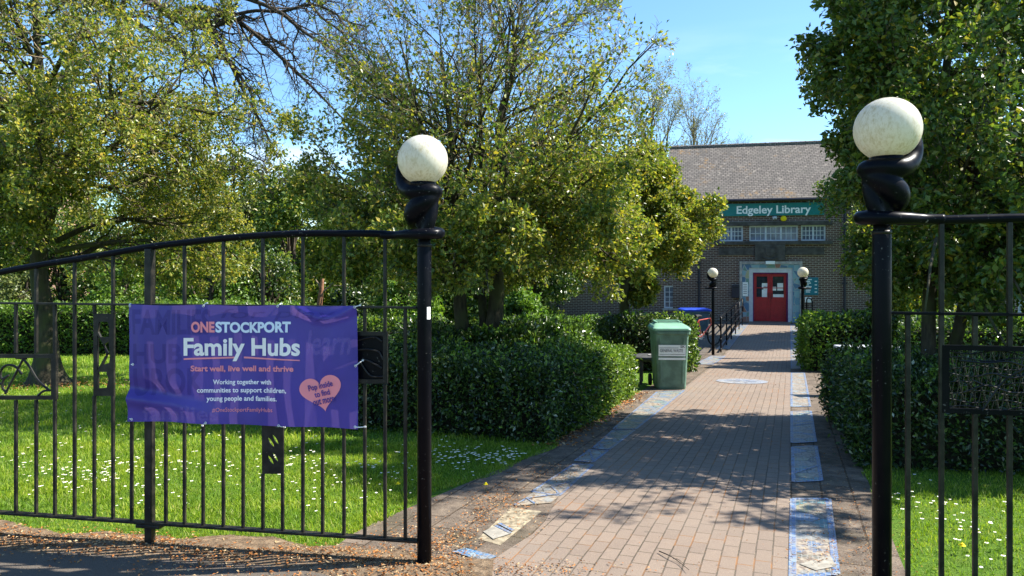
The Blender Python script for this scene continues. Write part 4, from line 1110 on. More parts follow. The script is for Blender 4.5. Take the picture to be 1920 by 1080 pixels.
MB().tube(catmull(pts, 6), .026, 8).build('hoop', MT['black'], HP, True)

# ------------------------------------------------------------------ bins, table, bench, bicycle
def loft(mb, sections, m=0, cap=True):
    """sections: list of closed rings with equal counts"""
    Rg = [np.asarray(r_, float) for r_ in sections]; S = len(Rg[0])
    V = np.concatenate(Rg)
    F = [(j*S+k, j*S+(k+1) % S, (j+1)*S+(k+1) % S, (j+1)*S+k) for j in range(len(Rg)-1) for k in range(S)]
    if cap: F += [tuple(range(S))[::-1], tuple(range((len(Rg)-1)*S, len(Rg)*S))]
    mb.add(V, F, m)
def rrect(w, d, r_, z, n=5, cx=0., cy=0.):
    out = []
    for (sx, sy, a0) in ((1, 1, 0), (-1, 1, 90), (-1, -1, 180), (1, -1, 270)):
        for k in range(n):
            a = R(a0+90*k/(n-1)); out.append((cx+sx*(w/2-r_)+r_*math.cos(a), cy+sy*(d/2-r_)+r_*math.sin(a), z))
    return np.array(out)
def wheelie(bx, by, rz, label):
    g = gzf(by); t = thing('wheelie_bin', (bx, by, g), label, 'bin')
    ca, sa = math.cos(rz), math.sin(rz); RM = np.array([[ca, -sa, 0], [sa, ca, 0], [0, 0, 1.]]); O = np.array([bx, by, g])
    class L(MB):
        def add(s, V, F, m=0): return MB.add(s, np.asarray(V, float).reshape(-1, 3) @ RM.T+O, F, m)
    mb = L()
    loft(mb, [rrect(.45, .50, .05, .012, cy=-.03), rrect(.47, .52, .05, .06, cy=-.03), rrect(.545, .66, .05, .90), rrect(.545, .66, .05, .905), rrect(.59, .71, .05, .91), rrect(.59, .71, .05, .965)])
    for sx in (-1, 1):                                # pressed ribs on the front and sides
        loft(mb, [rrect(.03, .02, .005, .12, cx=sx*.17, cy=-.297), rrect(.03, .02, .005, .86, cx=sx*.19, cy=-.327)])
    mb.bbox((0, -.352, .935), (.50, .03, .05), .01)
    mb.build('body', MT['bin_green'], t, False)
    mb = L()                                          # lid: sloped top with raised rear and hand slot
    loft(mb, [rrect(.605, .735, .05, .968), rrect(.61, .74, .05, .985), rrect(.60, .73, .06, 1.003), rrect(.55, .64, .08, 1.03, cy=.03), rrect(.46, .44, .08, 1.058, cy=.10), rrect(.40, .36, .08, 1.066, cy=.12)])
    for a in ((0, .315, 1.078), (0, -.02, 1.068)): mb.bbox(a, (.44 if a[1] > .1 else .36, .035, .03), .01)
    for sx in (-1, 1): mb.bbox((sx*.20, .145, 1.075), (.035, .33, .026), .01)
    mb.tube(np.array([(-.27, .385, .99), (.27, .385, .99)]), .018, 10)
    for sx in (-.26, 0, .26): mb.bbox((sx, .37, .985), (.05, .06, .04), .008)
    mb.build('lid', MT['bin_lid'], t, False)
    mb = L()
    for sx in (-.16, .16): mb.bbox((sx, -.225, 1.026), (.12, .05, .012), .004)
    mb.bbox((0, .15, 1.068), (.30, .14, .004), .001)
    mb.build('lid_recess', MT['rubber'], t)
    for sx in (-1, 1):
        M = np.stack([np.array([0, 1., 0]), np.array([0, 0, 1.]), np.array([sx, 0, 0])], 1)
        mb = L(); mb.lathe([(.0, -.024), (.06, -.024), (.092, -.024), (.10, -.012), (.10, .012), (.092, .024), (.06, .024), (0, .026)], (sx*.275, .24, .10), 20, 0, M)
        w = mb.build('wheel', MT['rubber'], t, True)
        mb = L(); mb.lathe([(0, .024), (.05, .026), (.05, .030), (0, .032)], (sx*.275, .24, .10), 14, 0, M); mb.build('hub', MT['table_grey'], w)
    mb = L(); mb.tube(np.array([(-.25, .24, .10), (.25, .24, .10)]), .014, 8); mb.build('axle', MT['rubber'], t)
    # label: sheet with handwriting on the sloping front
    fy = lambda z: -.29-(.33-.29)*(z-.06)/.84-.0165+.0
    mb = L()
    for z0, z1 in ((.56, .74), (.50, .535)):
        mb.add([(-.215, fy(z0)-.004, z0), (.215, fy(z0)-.004, z0), (.215, fy(z1)-.004, z1), (-.215, fy(z1)-.004, z1)], [(0, 1, 2, 3)])
    lb = mb.build('label', MT['paper'], t)
    for txt, x0, x1, z0, z1, bo in (('GENERAL WASTE', -.19, .17, .625, .675, .005), ('SK', .13, .205, .695, .735, .02)):
        V, F = text_geo(txt, bo); V = fit(V, x0, x1, z0, z1)
        mb = L(); mb.add(np.array([(x, fy(z)-.0065, z) for x, z in V]), F); mb.build('lettering', MT['stone_dark'], lb)
    mb = L()
    for z in (.69, .585): mb.add([(-.2, fy(z)-.006, z), (.10 if z > .6 else .2, fy(z)-.006, z), (.10 if z > .6 else .2, fy(z+.006)-.006, z+.006), (-.2, fy(z+.006)-.006, z+.006)], [(0, 1, 2, 3)])
    mb.build('printed_rule', MT['stone_dark'], lb)
    return t
bxy = ground_px(1259, 731)
wheelie(bxy[0]+.02, bxy[1]+.30, R(-3), 'green wheelie bin with white handwritten label standing on the brick path')

tx, ty = XP(1221, 12.9), 12.9; tg = gzf(12.9)
RT = thing('round_table', (tx, ty, tg), 'low round dark metal table behind the green wheelie bin', 'table')
ttop = ZP(667, ty)
mb = MB(); mb.lathe([(.0, ttop-.03), (.33, ttop-.03), (.345, ttop-.045), (.36, ttop-.04), (.365, ttop-.012), (.355, ttop), (.3, ttop+.002), (0, ttop+.004)], (tx, ty, 0), 40); mb.build('tabletop', MT['table_grey'], RT, True)
ang = np.linspace(0, 2*math.pi, 25)
mb = MB(); mb.tube(np.array([(tx+.07*math.cos(a)+.02, ty+.07*math.sin(a), ttop+.012) for a in ang]), .008, 6); mb.build('rim_ring', MT['stone'], RT, True)
for a in (30, 120, 215, 305):
    x, y = tx+.25*math.cos(R(a)), ty+.25*math.sin(R(a))
    MB().bbox((x, y, (ttop-.03+tg)/2), (.045, .045, ttop-.03-tg), .006).build('leg', MT['table_grey'], RT)
mb = MB(); mb.tube(np.array([(tx+.25*math.cos(a), ty+.25*math.sin(a), ttop-.06) for a in ang]), .016, 8); mb.build('under_rail', MT['table_grey'], RT, True)

bx_, by_ = XP(1625, 11.2), 11.2; bg_ = gzf(11.2); bt_ = ZP(649, by_)
BT = thing('stone_bench', (bx_, by_, bg_), 'pale stone slab seat showing above the right hedge', 'bench')
mb = MB(); mb.bbox((bx_, by_, bt_-.035), (.86, .34, .075), .012); mb.build('seat', MT['white_paint'], BT)
for sx in (-.28, .28): MB().bbox((bx_+sx, by_, (bt_-.075+bg_)/2), (.12, .28, bt_-.075-bg_), .012).build('leg', MT['stone'], BT)

by2 = 25.5; bx2 = XP(1302, by2); bg2 = gzf(by2); top2 = ZP(578, by2)
BB = thing('recycling_bin', (bx2, by2, bg2), 'large grey bin with a bright blue lid against the library wall', 'bin')
mb = MB(); O = np.array([bx2, by2, bg2]); hh_ = top2-bg2
loft(mb, [rrect(.80, .62, .06, .14)+O, rrect(.90, .74, .06, hh_-.13)+O, rrect(.95, .78, .06, hh_-.125)+O, rrect(.95, .78, .06, hh_-.08)+O]); mb.build('body', MT['bin_grey'], BB)
mb = MB(); loft(mb, [rrect(.98, .82, .06, hh_-.078)+O, rrect(.98, .82, .06, hh_-.03)+O, rrect(.86, .7, .06, hh_)+O]); mb.build('lid', MT['bin_blue'], BB)
for sx, sy in ((-1, -1), (1, -1), (-1, 1), (1, 1)):
    M = np.stack([np.array([0, 1., 0]), np.array([0, 0, 1.]), np.array([1., 0, 0])], 1)
    MB().lathe([(0, -.02), (.07, -.02), (.075, 0), (.07, .02), (0, .02)], O+np.array([sx*.33, sy*.24, .075]), 14, 0, M).build('wheel', MT['rubber'], BB, True)

ky = 21.6; kx = XP(1318, ky); kg = gzf(ky)
BK = thing('bicycle', (kx, ky, kg), 'red framed bicycle parked behind the ramp handrail', 'bicycle')
KM = np.array([.80, .60, 0]); up = np.array([0, 0, 1.]); O = np.array([kx, ky, kg])
def kp(a, z): return O+KM*a+up*z
for a in (-.5, .52):
    w = MB().tube(np.array([kp(a+.31*math.cos(q), .34+.31*math.sin(q)) for q in np.linspace(0, 2*math.pi, 29)]), .022, 8).build('wheel', MT['rubber'], BK, True)
    mb = MB()
    for q in np.linspace(0, 2*math.pi, 15)[:-1]: mb.tube(np.array([kp(a, .34), kp(a+.3*math.cos(q), .34+.3*math.sin(q))]), .002, 4)
    mb.build('spokes', MT['chip'], w)
mb = MB(); bb, st, hd, hb = kp(-.08, .30), kp(-.2, .78), kp(.34, .82), kp(.38, .66)
for p, q in ((bb, st), (st, hd), (bb, hb), (hd, hb), (bb, kp(-.5, .34)), (st, kp(-.5, .34)), (hb, kp(.52, .34))): mb.tube(np.array([p, q]), .018, 8)
mb.build('frame', MT['bike_red'], BK)
mb = MB(); sd = np.cross(KM, up); mb.tube(catmull([hd, hd+up*.12, hd+up*.14+KM*.04], 4), .014, 8); mb.tube(catmull([hd+up*.14-sd*.28-KM*.08, hd+up*.15-sd*.2, hd+up*.14+KM*.04, hd+up*.15+sd*.2, hd+up*.14+sd*.28-KM*.08], 5), .013, 8)
mb.build('handlebar', MT['rubber'], BK)
mb = MB(); mb.tube(np.array([st, st+up*.1]), .014, 8); mb.tube(catmull([st+up*.11-KM*.13, st+up*.13, st+up*.12+KM*.13], 5), np.linspace(.06, .025, 11), 8); mb.build('saddle', MT['rubber'], BK)
mb = MB(); mb.tube(np.array([bb-sd*.1, bb+sd*.1]), .012, 6); mb.lathe([(.0, -.006), (.09, -.006), (.09, .006), (0, .006)], bb, 16, 0, np.stack([KM, up, sd], 1)); mb.build('crank', MT['chip'], BK)

# house far off on the left, seen past the leaves
hy = 46.; hx0 = XP(-130, hy)
HS = thing('brick_house', (hx0, hy, -.8), 'red brick house glimpsed through leaves at far left', 'house')
mb = MB(); x0, x1, y0, y1, g, ez = hx0-5, XP(30, hy), hy, hy+8, -.8, 6.3
mb.add([(x0, y0, g), (x1, y0, g), (x1, y1, g), (x0, y1, g), (x0, y0, ez), (x1, y0, ez), (x1, y1, ez), (x0, y1, ez), (x0, (y0+y1)/2, ez+3), (x1, (y0+y1)/2, ez+3)],
       [(0, 1, 5, 4), (1, 2, 6, 9, 5), (2, 3, 7, 6), (3, 0, 4, 8, 7)])
mb.build('wall', MT['brick_red'], HS)
mb = MB(); mb.add([(x0-.2, y0-.35, ez-.1), (x1+.2, y0-.35, ez-.1), (x1+.2, (y0+y1)/2, ez+3.1), (x0-.2, (y0+y1)/2, ez+3.1), (x1+.2, y1+.35, ez-.1), (x0-.2, y1+.35, ez-.1)], [(0, 1, 2, 3), (3, 2, 4, 5)])
rf = mb.build('roof', MT['roof'], HS)
mb = MB(); mb.bbox(((x0+x1)/2, (y0+y1)/2, ez+3.4), (1.0, .7, 1.6), .02); mb.build('chimney', MT['brick_red'], rf)
for wx in (x0+2, x1-3.4):
    for wz in (.3, 3.4):
        mb = MB(); mb.bbox((wx+.6, y0-.02, wz+.7), (1.3, .10, 1.5), .01); w = mb.build('window', MT['white_paint'], HS)
        for dx in (-.28, .28): MB().box((wx+.6+dx, y0-.072, wz+.7), (.5, .01, 1.3)).build('pane', MT['glass'], w)
# fallen twig on the path
g1 = [ground_px(*p) for p in ((1236, 1040), (1258, 1052), (1275, 1062), (1292, 1078))]
TW = MB(); TW.tube(catmull([(a, b, gzf(b)+.02+.006*i % .012) for i, (a, b) in enumerate(g1)], 5), np.linspace(.0035, .0015, 16), 5)
g2 = [ground_px(*p) for p in ((1262, 1054), (1272, 1056), (1284, 1066))]
TW.tube(catmull([(a, b, gzf(b)+.02) for a, b in g2], 4), np.linspace(.0022, .001, 9), 5)
tag(TW.build('twig', MT['bark_dark'], None, True, (g1[1][0], g1[1][1], gzf(g1[1][1]))), 'thin dark forked twig lying on the brick path', 'twig')
# ------------------------------------------------------------------ vegetation
def runit(rng, n):
    v = rng.normal(size=(n, 3)); return nrm(v)
def leaves(mb, P, axis, nor, L, wr=.62, fold=.10, m=0):
    """one folded leaf of four vertices per point"""
    s = nrm(np.cross(axis, nor)+1e-6); nn = np.cross(s, axis); L = np.asarray(L)[:, None]
    V = np.stack([P, P+axis*L*.48+s*L*wr/2+nn*L*fold, P+axis*L-nn*L*.08, P+axis*L*.48-s*L*wr/2+nn*L*fold], 1)
    n = len(P); b = (np.arange(n)*4)[:, None]
    F = np.concatenate([b+np.array([[0, 1, 2]]), b+np.array([[0, 2, 3]])])
    mb.add(V.reshape(-1, 3), F, m)
def ell_dist(p, d, c, r):
    q = (p-c)/r; e = d/r
    A = (e*e).sum(-1); B = (q*e).sum(-1); Cc = (q*q).sum(-1)-1
    disc = np.maximum(B*B-A*Cc, 0)
    return np.where(Cc > 0, 0, (-B+np.sqrt(disc))/A)
def spawn(rng, P, Rr, n, t0, t1, ang, lrat, env, up=0., out=0., bend=0., K=5, wig=.05, rr=.6, lmin=.12, lmax=9., prune=True, bend_z=None, tw=.0034):
    B, Kp, _ = P.shape
    idx = np.repeat(np.arange(B), n); M = len(idx)
    t = t0+(t1-t0)*((np.tile(np.arange(n), B)+rng.random(M))/n)
    f = t*(Kp-1); i = np.minimum(f.astype(int), Kp-2); w = (f-i)[:, None]
    p0 = P[idx, i]*(1-w)+P[idx, i+1]*w
    r0 = Rr[idx, i]*(1-w[:, 0])+Rr[idx, i+1]*w[:, 0]
    tan = nrm(P[idx, i+1]-P[idx, i])
    e1 = nrm(np.cross(tan, nrm(rng.normal(size=(M, 3))))); e2 = np.cross(tan, e1)
    az = np.tile(np.arange(n), B)*2.4+np.repeat(rng.random(B)*6.28, n)+rng.normal(size=M)*.4
    ref = nrm(np.cross(tan, np.array([0.31, .2, .93]))+1e-5); rf2 = np.cross(tan, ref)
    th = np.radians(rng.uniform(ang[0], ang[1], M))
    d = tan*np.cos(th)[:, None]+(ref*np.cos(az)[:, None]+rf2*np.sin(az)[:, None])*np.sin(th)[:, None]
    c, r = env
    d = d+np.array([0, 0, up])+out*nrm((p0-c)/r)*np.array([1, 1, .6]); d = nrm(d)
    Lp = np.linalg.norm(P[:, -1]-P[:, 0], axis=1)[idx]
    L = np.clip(Lp*lrat*(1.05-.6*t)*rng.uniform(.65, 1.2, M), lmin, lmax)
    D = ell_dist(p0, d, c, r)
    L = np.minimum(L, np.maximum(D*rng.uniform(.68, 1.16, M), lmin*.7))
    ok = np.ones(M, bool) if not prune else (((p0-c)/r)**2).sum(-1) < 1.25
    p0, d, L, r0 = p0[ok], d[ok], L[ok], r0[ok]; M = len(L)
    s = np.linspace(0, 1, K)[None, :, None]
    bz = np.array([0, 0, 1.])*(bend if bend_z is None else bend_z)
    Q = p0[:, None]+d[:, None]*L[:, None, None]*s+bz*(L[:, None, None]*s*s)
    wk = np.cumsum(rng.normal(size=(M, K, 3))*np.concatenate([[0], np.ones(K-1)])[None, :, None], 1)*(L[:, None, None]*wig/np.sqrt(K))
    Q = Q+wk
    rs = np.maximum(np.minimum(r0*rr, .02+L*.03), tw)
    RR = rs[:, None]*(1-.72*np.linspace(0, 1, K)[None])
    return Q, np.maximum(RR, tw*.7)
def twig_leaves(rng, mb, P, n, size, m=0, keep=None, spread=.04, t0=.15, up=.55, wr=.62):
    B, K, _ = P.shape
    idx = np.repeat(np.arange(B), n); M = len(idx)
    t = rng.uniform(t0, 1.0, M); f = t*(K-1); i = np.minimum(f.astype(int), K-2); w = (f-i)[:, None]
    p = P[idx, i]*(1-w)+P[idx, i+1]*w+rng.normal(size=(M, 3))*spread
    tan = nrm(P[idx, i+1]-P[idx, i])
    if keep is not None:
        k = rng.random(M) < keep(p); p, tan = p[k], tan[k]
    M = len(p)
    ax = nrm(tan*.5+runit(rng, M)*.9+np.array([0, 0, -.1])); no = nrm(runit(rng, M)*.8+np.array([0, 0, up]))
    leaves(mb, p, ax, no, rng.uniform(size[0], size[1], M), wr, m=m)
def trunk_line(a, b, n=7, wob=.05, seed=1):
    rng = np.random.default_rng(seed); s = np.linspace(0, 1, n)[:, None]
    P = np.array(a)*(1-s)+np.array(b)*s; P[1:-1] += rng.normal(size=(n-2, 3))*wob*np.array([1, 1, .2]); return P
def flare(mb, x, y, r0, g, S=18, h=.5, seed=0):
    """root buttress"""
    rng = np.random.default_rng(seed); ph = rng.random(4)*6.28; V = []; zs = np.linspace(-.12, h, 9)
    for z in zs:
        f = max(0, 1-(z/h)) if z > 0 else 1.15
        for k in range(S):
            a = 2*math.pi*k/S; l = .5+.5*math.sin(3*a+ph[0])*math.cos(2*a+ph[1])
            rr = r0*(1+f**2*(.55+.9*l)); V.append((x+rr*math.cos(a), y+rr*math.sin(a), g+z))
    mb.add(V, [(j*S+k, j*S+(k+1) % S, (j+1)*S+(k+1) % S, (j+1)*S+k) for j in range(8) for k in range(S)])

def tree(name, label, seed, base, trunks, env, l1, l2, l3, l4, leaf, mats, leafn, size, keep=None, group=None, cat='tree', fl=None, twigs=True, spread=.035, manual=None, lq=1.0):
    """trunks: list of (top offset, radius). l1..l4: spawn settings of each branching level"""
    rng = np.random.default_rng(seed); x, y = base; g = gzf(y)
    t = thing(name, (x, y, g), label, cat, group)
    mb = MB(); P1, R1 = [], []
    for k, (off, top, r0, r1) in enumerate(trunks):
        P = trunk_line((x+off[0], y+off[1], g-.1), (x+top[0], y+top[1], top[2]), 8, .045, seed+k); rr = np.linspace(r0, r1, 8)
        mb.tube(catmull(P, 3), np.interp(np.linspace(0, 1, 22), np.linspace(0, 1, 8), rr), 14); P1.append(P); R1.append(rr)
        if fl: flare(mb, x+off[0], y+off[1], r0, g, h=fl, seed=seed+k)
    mb.build('trunk', MT[mats[0]], t, True)
    P1, R1 = np.array(P1), np.array(R1)
    A, RA = spawn(rng, P1, R1, env=env, **{k_: v_ for k_, v_ in l1.items() if k_ != 'only'})
    if manual is not None: A, RA = manual if l1.get('only') else (np.concatenate([A, manual[0]]), np.concatenate([RA, manual[1]]))
    Bq, RB = spawn(rng, A, RA, env=env, **l2)
    D, RD = spawn(rng, np.concatenate([Bq]), RB, env=env, **l3)
    E, RE = spawn(rng, D, RD, env=env, **l4) if l4 else (D, RD)
    mb = MB(); mb.tubes(A, RA, 8); mb.tubes(Bq, RB, 5, cap=False)
    mb.build('limbs', MT[mats[0]], t, True)
    mb = MB(); mb.tubes(D, RD, 3, cap=False)
    if l4: mb.tubes(E, RE, 3, cap=False)
    mb.build('twigs', MT[mats[1]], t, True)
    0 and print(name, len(A), len(Bq), len(D), len(E), flush=True)
    if leaf:
        mb = MB(); ms = leaf if isinstance(leaf, (list, tuple)) else [leaf]
        for k, l in enumerate(ms):
            twig_leaves(rng, mb, E, max(1, leafn//len(ms)), size, k, keep, spread)
            twig_leaves(rng, mb, D, max(1, leafn//(2*len(ms))), size, k, keep, spread)
        mb.build('foliage', [MT[l] for l in ms], t)
    return t

# --- central tree, two stems in the hedge bed
x, y = XP(900, 10.4), 10.4
env = (np.array([x+.02, y+.1, 3.75]), np.array([2.6, 2.6, 3.75]))
def kc(p):
    h = np.clip((p[:, 2]-2.2)/2.0, 0, 1); return .95-.86*h
rs_ = np.random.default_rng(3); sk, skr = [], []
for k in range(22):
    a_ = k*2.4+rs_.normal()*.2; L_ = rs_.uniform(1.5, 2.55); z0_ = rs_.uniform(1.75, 2.6); ca_, sa_ = math.cos(a_), math.sin(a_); rise = rs_.uniform(.05, .45); dr = rs_.uniform(.3, .7)
    sk.append([(x+ca_*(.1+L_*t_), y+.1+sa_*(.1+L_*t_), z0_+rise*math.sin(t_*2.4)-dr*t_*t_+rs_.normal()*.03) for t_ in np.linspace(0, 1, 7)]); skr.append(np.linspace(.035, .007, 7))
tree('holly_tree', 'wide twiggy green tree with two stems rising from the hedge bed, mid photo', 11, (x, y),
     [((-.14, .05), (-.55, .1, 4.6), .125, .02), ((.10, 0), (.45, .2, 5.2), .145, .022), ((.02, .12), (0, .6, 4.9), .08, .02)], env,
     dict(n=21, t0=.27, t1=1, ang=(40, 88), lrat=.74, up=.22, out=.28, bend=.10, K=7, wig=.06, rr=.42, lmin=.6),
     dict(n=8, t0=.15, t1=1, ang=(20, 50), lrat=.62, up=.10, out=.2, bend=.05, K=6, wig=.06, rr=.6, lmin=.35),
     dict(n=6, t0=.15, t1=1, ang=(22, 55), lrat=.55, up=.06, out=.1, bend=0., K=5, wig=.08, rr=.6, lmin=.22),
     dict(n=5, t0=.2, t1=1, ang=(25, 60), lrat=.55, up=.0, K=4, wig=.08, rr=.7, lmin=.12, lmax=.5),
     ['leaf_mid', 'leaf_yellow'], ('bark_green', 'twig'), 11, (.045, .08), kc, manual=(np.array(sk), np.array(skr)))
x, y = XP(1168, 16.2), 16.2
env = (np.array([x-.05, y, 2.6]), np.array([2.12, 2.0, 1.65]))
tree('small_tree', 'yellow-green leafy tree beside the path in front of the library roof', 12, (x, y),
     [((0, 0), (.1, .1, 3.2), .15, .03)], env,
     dict(n=24, t0=.45, t1=1, ang=(45, 92), lrat=.66, up=.14, out=.25, bend=.0, K=6, wig=.07, rr=.4, lmin=.6),
     dict(n=9, t0=.15, t1=1, ang=(25, 60), lrat=.6, up=.05, out=.1, bend=-.01, K=5, wig=.08, rr=.6, lmin=.3),
     dict(n=6, t0=.15, t1=1, ang=(25, 60), lrat=.55, K=4, wig=.08, rr=.6, lmin=.2),
     dict(n=4, t0=.2, t1=1, ang=(25, 60), lrat=.6, K=3, wig=.08, rr=.7, lmin=.14, lmax=.5),
     ['leaf_yellow', 'leaf_mid', 'leaf_yellow'], ('bark_green', 'twig'), 15, (.065, .11), None, spread=.05)
# --- left tree on the lawn
x, y = XP(88, 12.6), 12.6
env = (np.array([x+.45, y, 4.3]), np.array([3.75, 3.2, 4.0]))
def kl(p): return np.clip(1.0-.64*np.clip((p[:, 2]-2.4)/2.6, 0, 1), 0, 1)
rs_ = np.random.default_rng(14); sk, skr = [], []
for k in range(17):
    a_ = k*2.4+rs_.normal()*.2; L_ = rs_.uniform(1.8, 3.7); z0_ = rs_.uniform(1.7, 4.6); ca_, sa_ = math.cos(a_), math.sin(a_); rise = rs_.uniform(.1, .6); dr = rs_.uniform(.3, 1.1)
    sk.append([(x+ca_*(.12+L_*t_), y+sa_*(.12+L_*t_), z0_+rise*math.sin(t_*2.4)-dr*t_*t_+rs_.normal()*.05) for t_ in np.linspace(0, 1, 7)]); skr.append(np.linspace(.05, .008, 7))
tree('lawn_tree', 'spreading tree with flared mossy trunk standing alone on the left lawn', 23, (x, y),
     [((0, 0), (-.25, .1, 6.8), .175, .03)], env,
     dict(n=30, t0=.28, t1=1, ang=(45, 92), lrat=.60, up=.12, out=.25, bend=.05, K=7, wig=.12, rr=.5, lmin=.9),
     dict(n=9, t0=.15, t1=1, ang=(25, 60), lrat=.6, up=.05, out=.12, bend=-.03, K=6, wig=.1, rr=.6, lmin=.4),
     dict(n=7, t0=.15, t1=1, ang=(25, 60), lrat=.55, K=5, wig=.1, rr=.6, lmin=.25),
     dict(n=5, t0=.2, t1=1, ang=(25, 60), lrat=.55, K=4, wig=.1, rr=.7, lmin=.16, lmax=.6),
     ['leaf_yellow', 'leaf_mid', 'leaf_yellow'], ('bark_green', 'twig'), 12, (.05, .085), kl, fl=.75, manual=(np.array(sk), np.array(skr)))
# --- right tree behind the near right hedge
x, y = 4.15, 7.5
env = (np.array([x+1.15, y+.0, 3.85]), np.array([2.12, 2.45, 2.95]))
rs_ = np.random.default_rng(8); sk, skr = [], []
for k in range(20):
    a_ = -1.9+2.9*(k/20)+rs_.normal()*.15; L_ = rs_.uniform(1.3, 2.5); z0_ = rs_.uniform(1.3, 2.6); ca_, sa_ = math.cos(a_), math.sin(a_); rise = rs_.uniform(.05, .4); dr = rs_.uniform(.3, .8)
    sk.append([(x+.3+ca_*(.1+L_*t_), y+.1+sa_*(.1+L_*t_), z0_+rise*math.sin(t_*2.4)-dr*t_*t_+rs_.normal()*.03) for t_ in np.linspace(0, 1, 6)]); skr.append(np.linspace(.03, .006, 6))
tree('broad_tree', 'tall dense dark green tree overhanging the right gate post', 31, (x, y),
     [((0, 0), (.45, .1, 5.4), .08, .02), ((.16, .1), (1.1, .3, 4.8), .07, .02)], env,
     dict(n=23, t0=.27, t1=1, ang=(40, 92), lrat=.64, up=.15, out=.25, bend=.05, K=6, wig=.08, rr=.5, lmin=.6),
     dict(n=8, t0=.15, t1=1, ang=(25, 58), lrat=.6, up=.06, out=.15, bend=0., K=5, wig=.08, rr=.6, lmin=.35),
     dict(n=6, t0=.12, t1=1, ang=(25, 60), lrat=.55, K=4, wig=.08, rr=.6, lmin=.22),
     dict(n=4, t0=.2, t1=1, ang=(25, 60), lrat=.6, K=3, wig=.08, rr=.7, lmin=.13, lmax=.45),
     ['leaf_right', 'leaf_right'], ('bark_green', 'twig'), 11, (.05, .085), None, manual=(np.array(sk), np.array(skr)))
# --- smaller tree by the library, right of the doors
x, y = XP(1690, 16.5), 16.5
env = (np.array([x+.25, y, 1.95]), np.array([2.1, 1.8, 1.4]))
tree('small_tree', 'olive leafed small tree drooping in front of the wall right of the doors', 37, (x, y),
     [((0, 0), (.3, .1, 2.6), .12, .03)], env,
     dict(n=22, t0=.35, t1=1, ang=(45, 95), lrat=.62, up=.1, out=.25, bend=-.05, K=6, wig=.08, rr=.45, lmin=.6),
     dict(n=9, t0=.15, t1=1, ang=(25, 60), lrat=.6, up=.0, out=.1, bend=-.06, K=5, wig=.08, rr=.6, lmin=.3),
     dict(n=6, t0=.15, t1=1, ang=(25, 60), lrat=.55, K=4, wig=.08, rr=.6, lmin=.2),
     dict(n=4, t0=.2, t1=1, ang=(25, 60), lrat=.6, K=3, wig=.08, rr=.7, lmin=.14, lmax=.5),
     ['leaf_yellow', 'leaf_mid'], ('bark_green', 'twig'), 10, (.06, .10), None)
x, y = 13.2, 23.5
env = (np.array([x, y, 4.4]), np.array([3.3, 3.0, 4.2]))
tree('broad_tree', 'large green tree by library wall, mostly hidden behind nearer right tree', 41, (x, y),
     [((0, 0), (.3, .1, 6.2), .2, .05)], env,
     dict(n=22, t0=.3, t1=1, ang=(40, 88), lrat=.6, up=.15, out=.2, bend=0., K=5, wig=.08, rr=.5, lmin=.7),
     dict(n=9, t0=.15, t1=1, ang=(25, 60), lrat=.6, up=.0, out=.1, K=4, wig=.08, rr=.6, lmin=.4),
     dict(n=7, t0=.15, t1=1, ang=(25, 60), lrat=.55, K=3, wig=.08, rr=.6, lmin=.25), None,
     'leaf_right', ('bark_green', 'twig'), 24, (.10, .16), None, spread=.14)
# --- bare trees
x, y = XP(-60, 17.), 17.
env = (np.array([x+4.6, y-.5, 7.2]), np.array([6.6, 3.4, 4.9]))
mp_, mr_ = [], []
for q, r0_, r1_, dy in (([(-40, -90), (120, -60), (260, -10), (318, 28), (352, 44), (392, 50), (430, 36)], .10, .045, 0.),
                    ([(318, 28), (372, 14), (430, 30), (486, 70), (540, 120), (592, 170), (650, 230)], .07, .012, .1),
                    ([(300, 20), (352, 40), (402, 62), (432, 120), (462, 180), (492, 235), (520, 295)], .06, .012, -.2),
                    ([(200, 10), (300, 70), (360, 104), (420, 110), (462, 160), (480, 205), (474, 260)], .055, .011, .3),
                    ([(120, -60), (330, -40), (440, -10), (520, 20), (570, 60), (620, 90), (670, 130)], .06, .012, -.3),
                    ([(360, 104), (392, 130), (408, 180), (414, 225), (440, 270), (470, 290), (510, 310)], .03, .008, .2),
                    ([(430, 30), (480, 20), (530, 22), (580, 8), (620, 20), (650, 40), (690, 50)], .04, .01, -.1),
                    ([(260, -10), (400, -60), (500, -60), (560, -20), (600, 30), (640, 60), (668, 100)], .05, .01, .4)):
    yy = 17.+dy+np.linspace(0, -.6, 7)
    mp_.append([(XP(a, Y_), Y_, ZP(b, Y_)) for (a, b), Y_ in zip(q, yy)]); mr_.append(np.linspace(r0_*1.15, r1_*1.5, 7))
mp_ = np.array([catmull(q, 3) for q in mp_]); mr_ = np.array([np.interp(np.linspace(0, 1, 19), np.linspace(0, 1, 7), r_) for r_ in mr_])
tree('bare_tree', 'tall leafless tree whose dark drooping branches hang against the sky, upper left', 53, (x, y),
     [((0, 0), (.6, .2, 11.5), .30, .10)], env,
     dict(n=2, t0=.45, t1=1, ang=(30, 75), lrat=.42, K=8, only=True),
     dict(n=18, t0=.25, t1=1, ang=(25, 65), lrat=.30, up=-.02, bend=-.18, K=7, wig=.14, rr=.55, lmin=.5, lmax=1.9, tw=.0055),
     dict(n=6, t0=.15, t1=1, ang=(25, 60), lrat=.55, up=.02, bend=-.02, K=6, wig=.16, rr=.7, lmin=.35, tw=.0055),
     dict(n=4, t0=.2, t1=1, ang=(25, 60), lrat=.55, up=.25, bend=.25, K=4, wig=.12, rr=.8, lmin=.16, lmax=.4, tw=.005),
     None, ('bark_dark', 'bark_dark'), 0, (.1, .1), manual=(mp_, mr_))
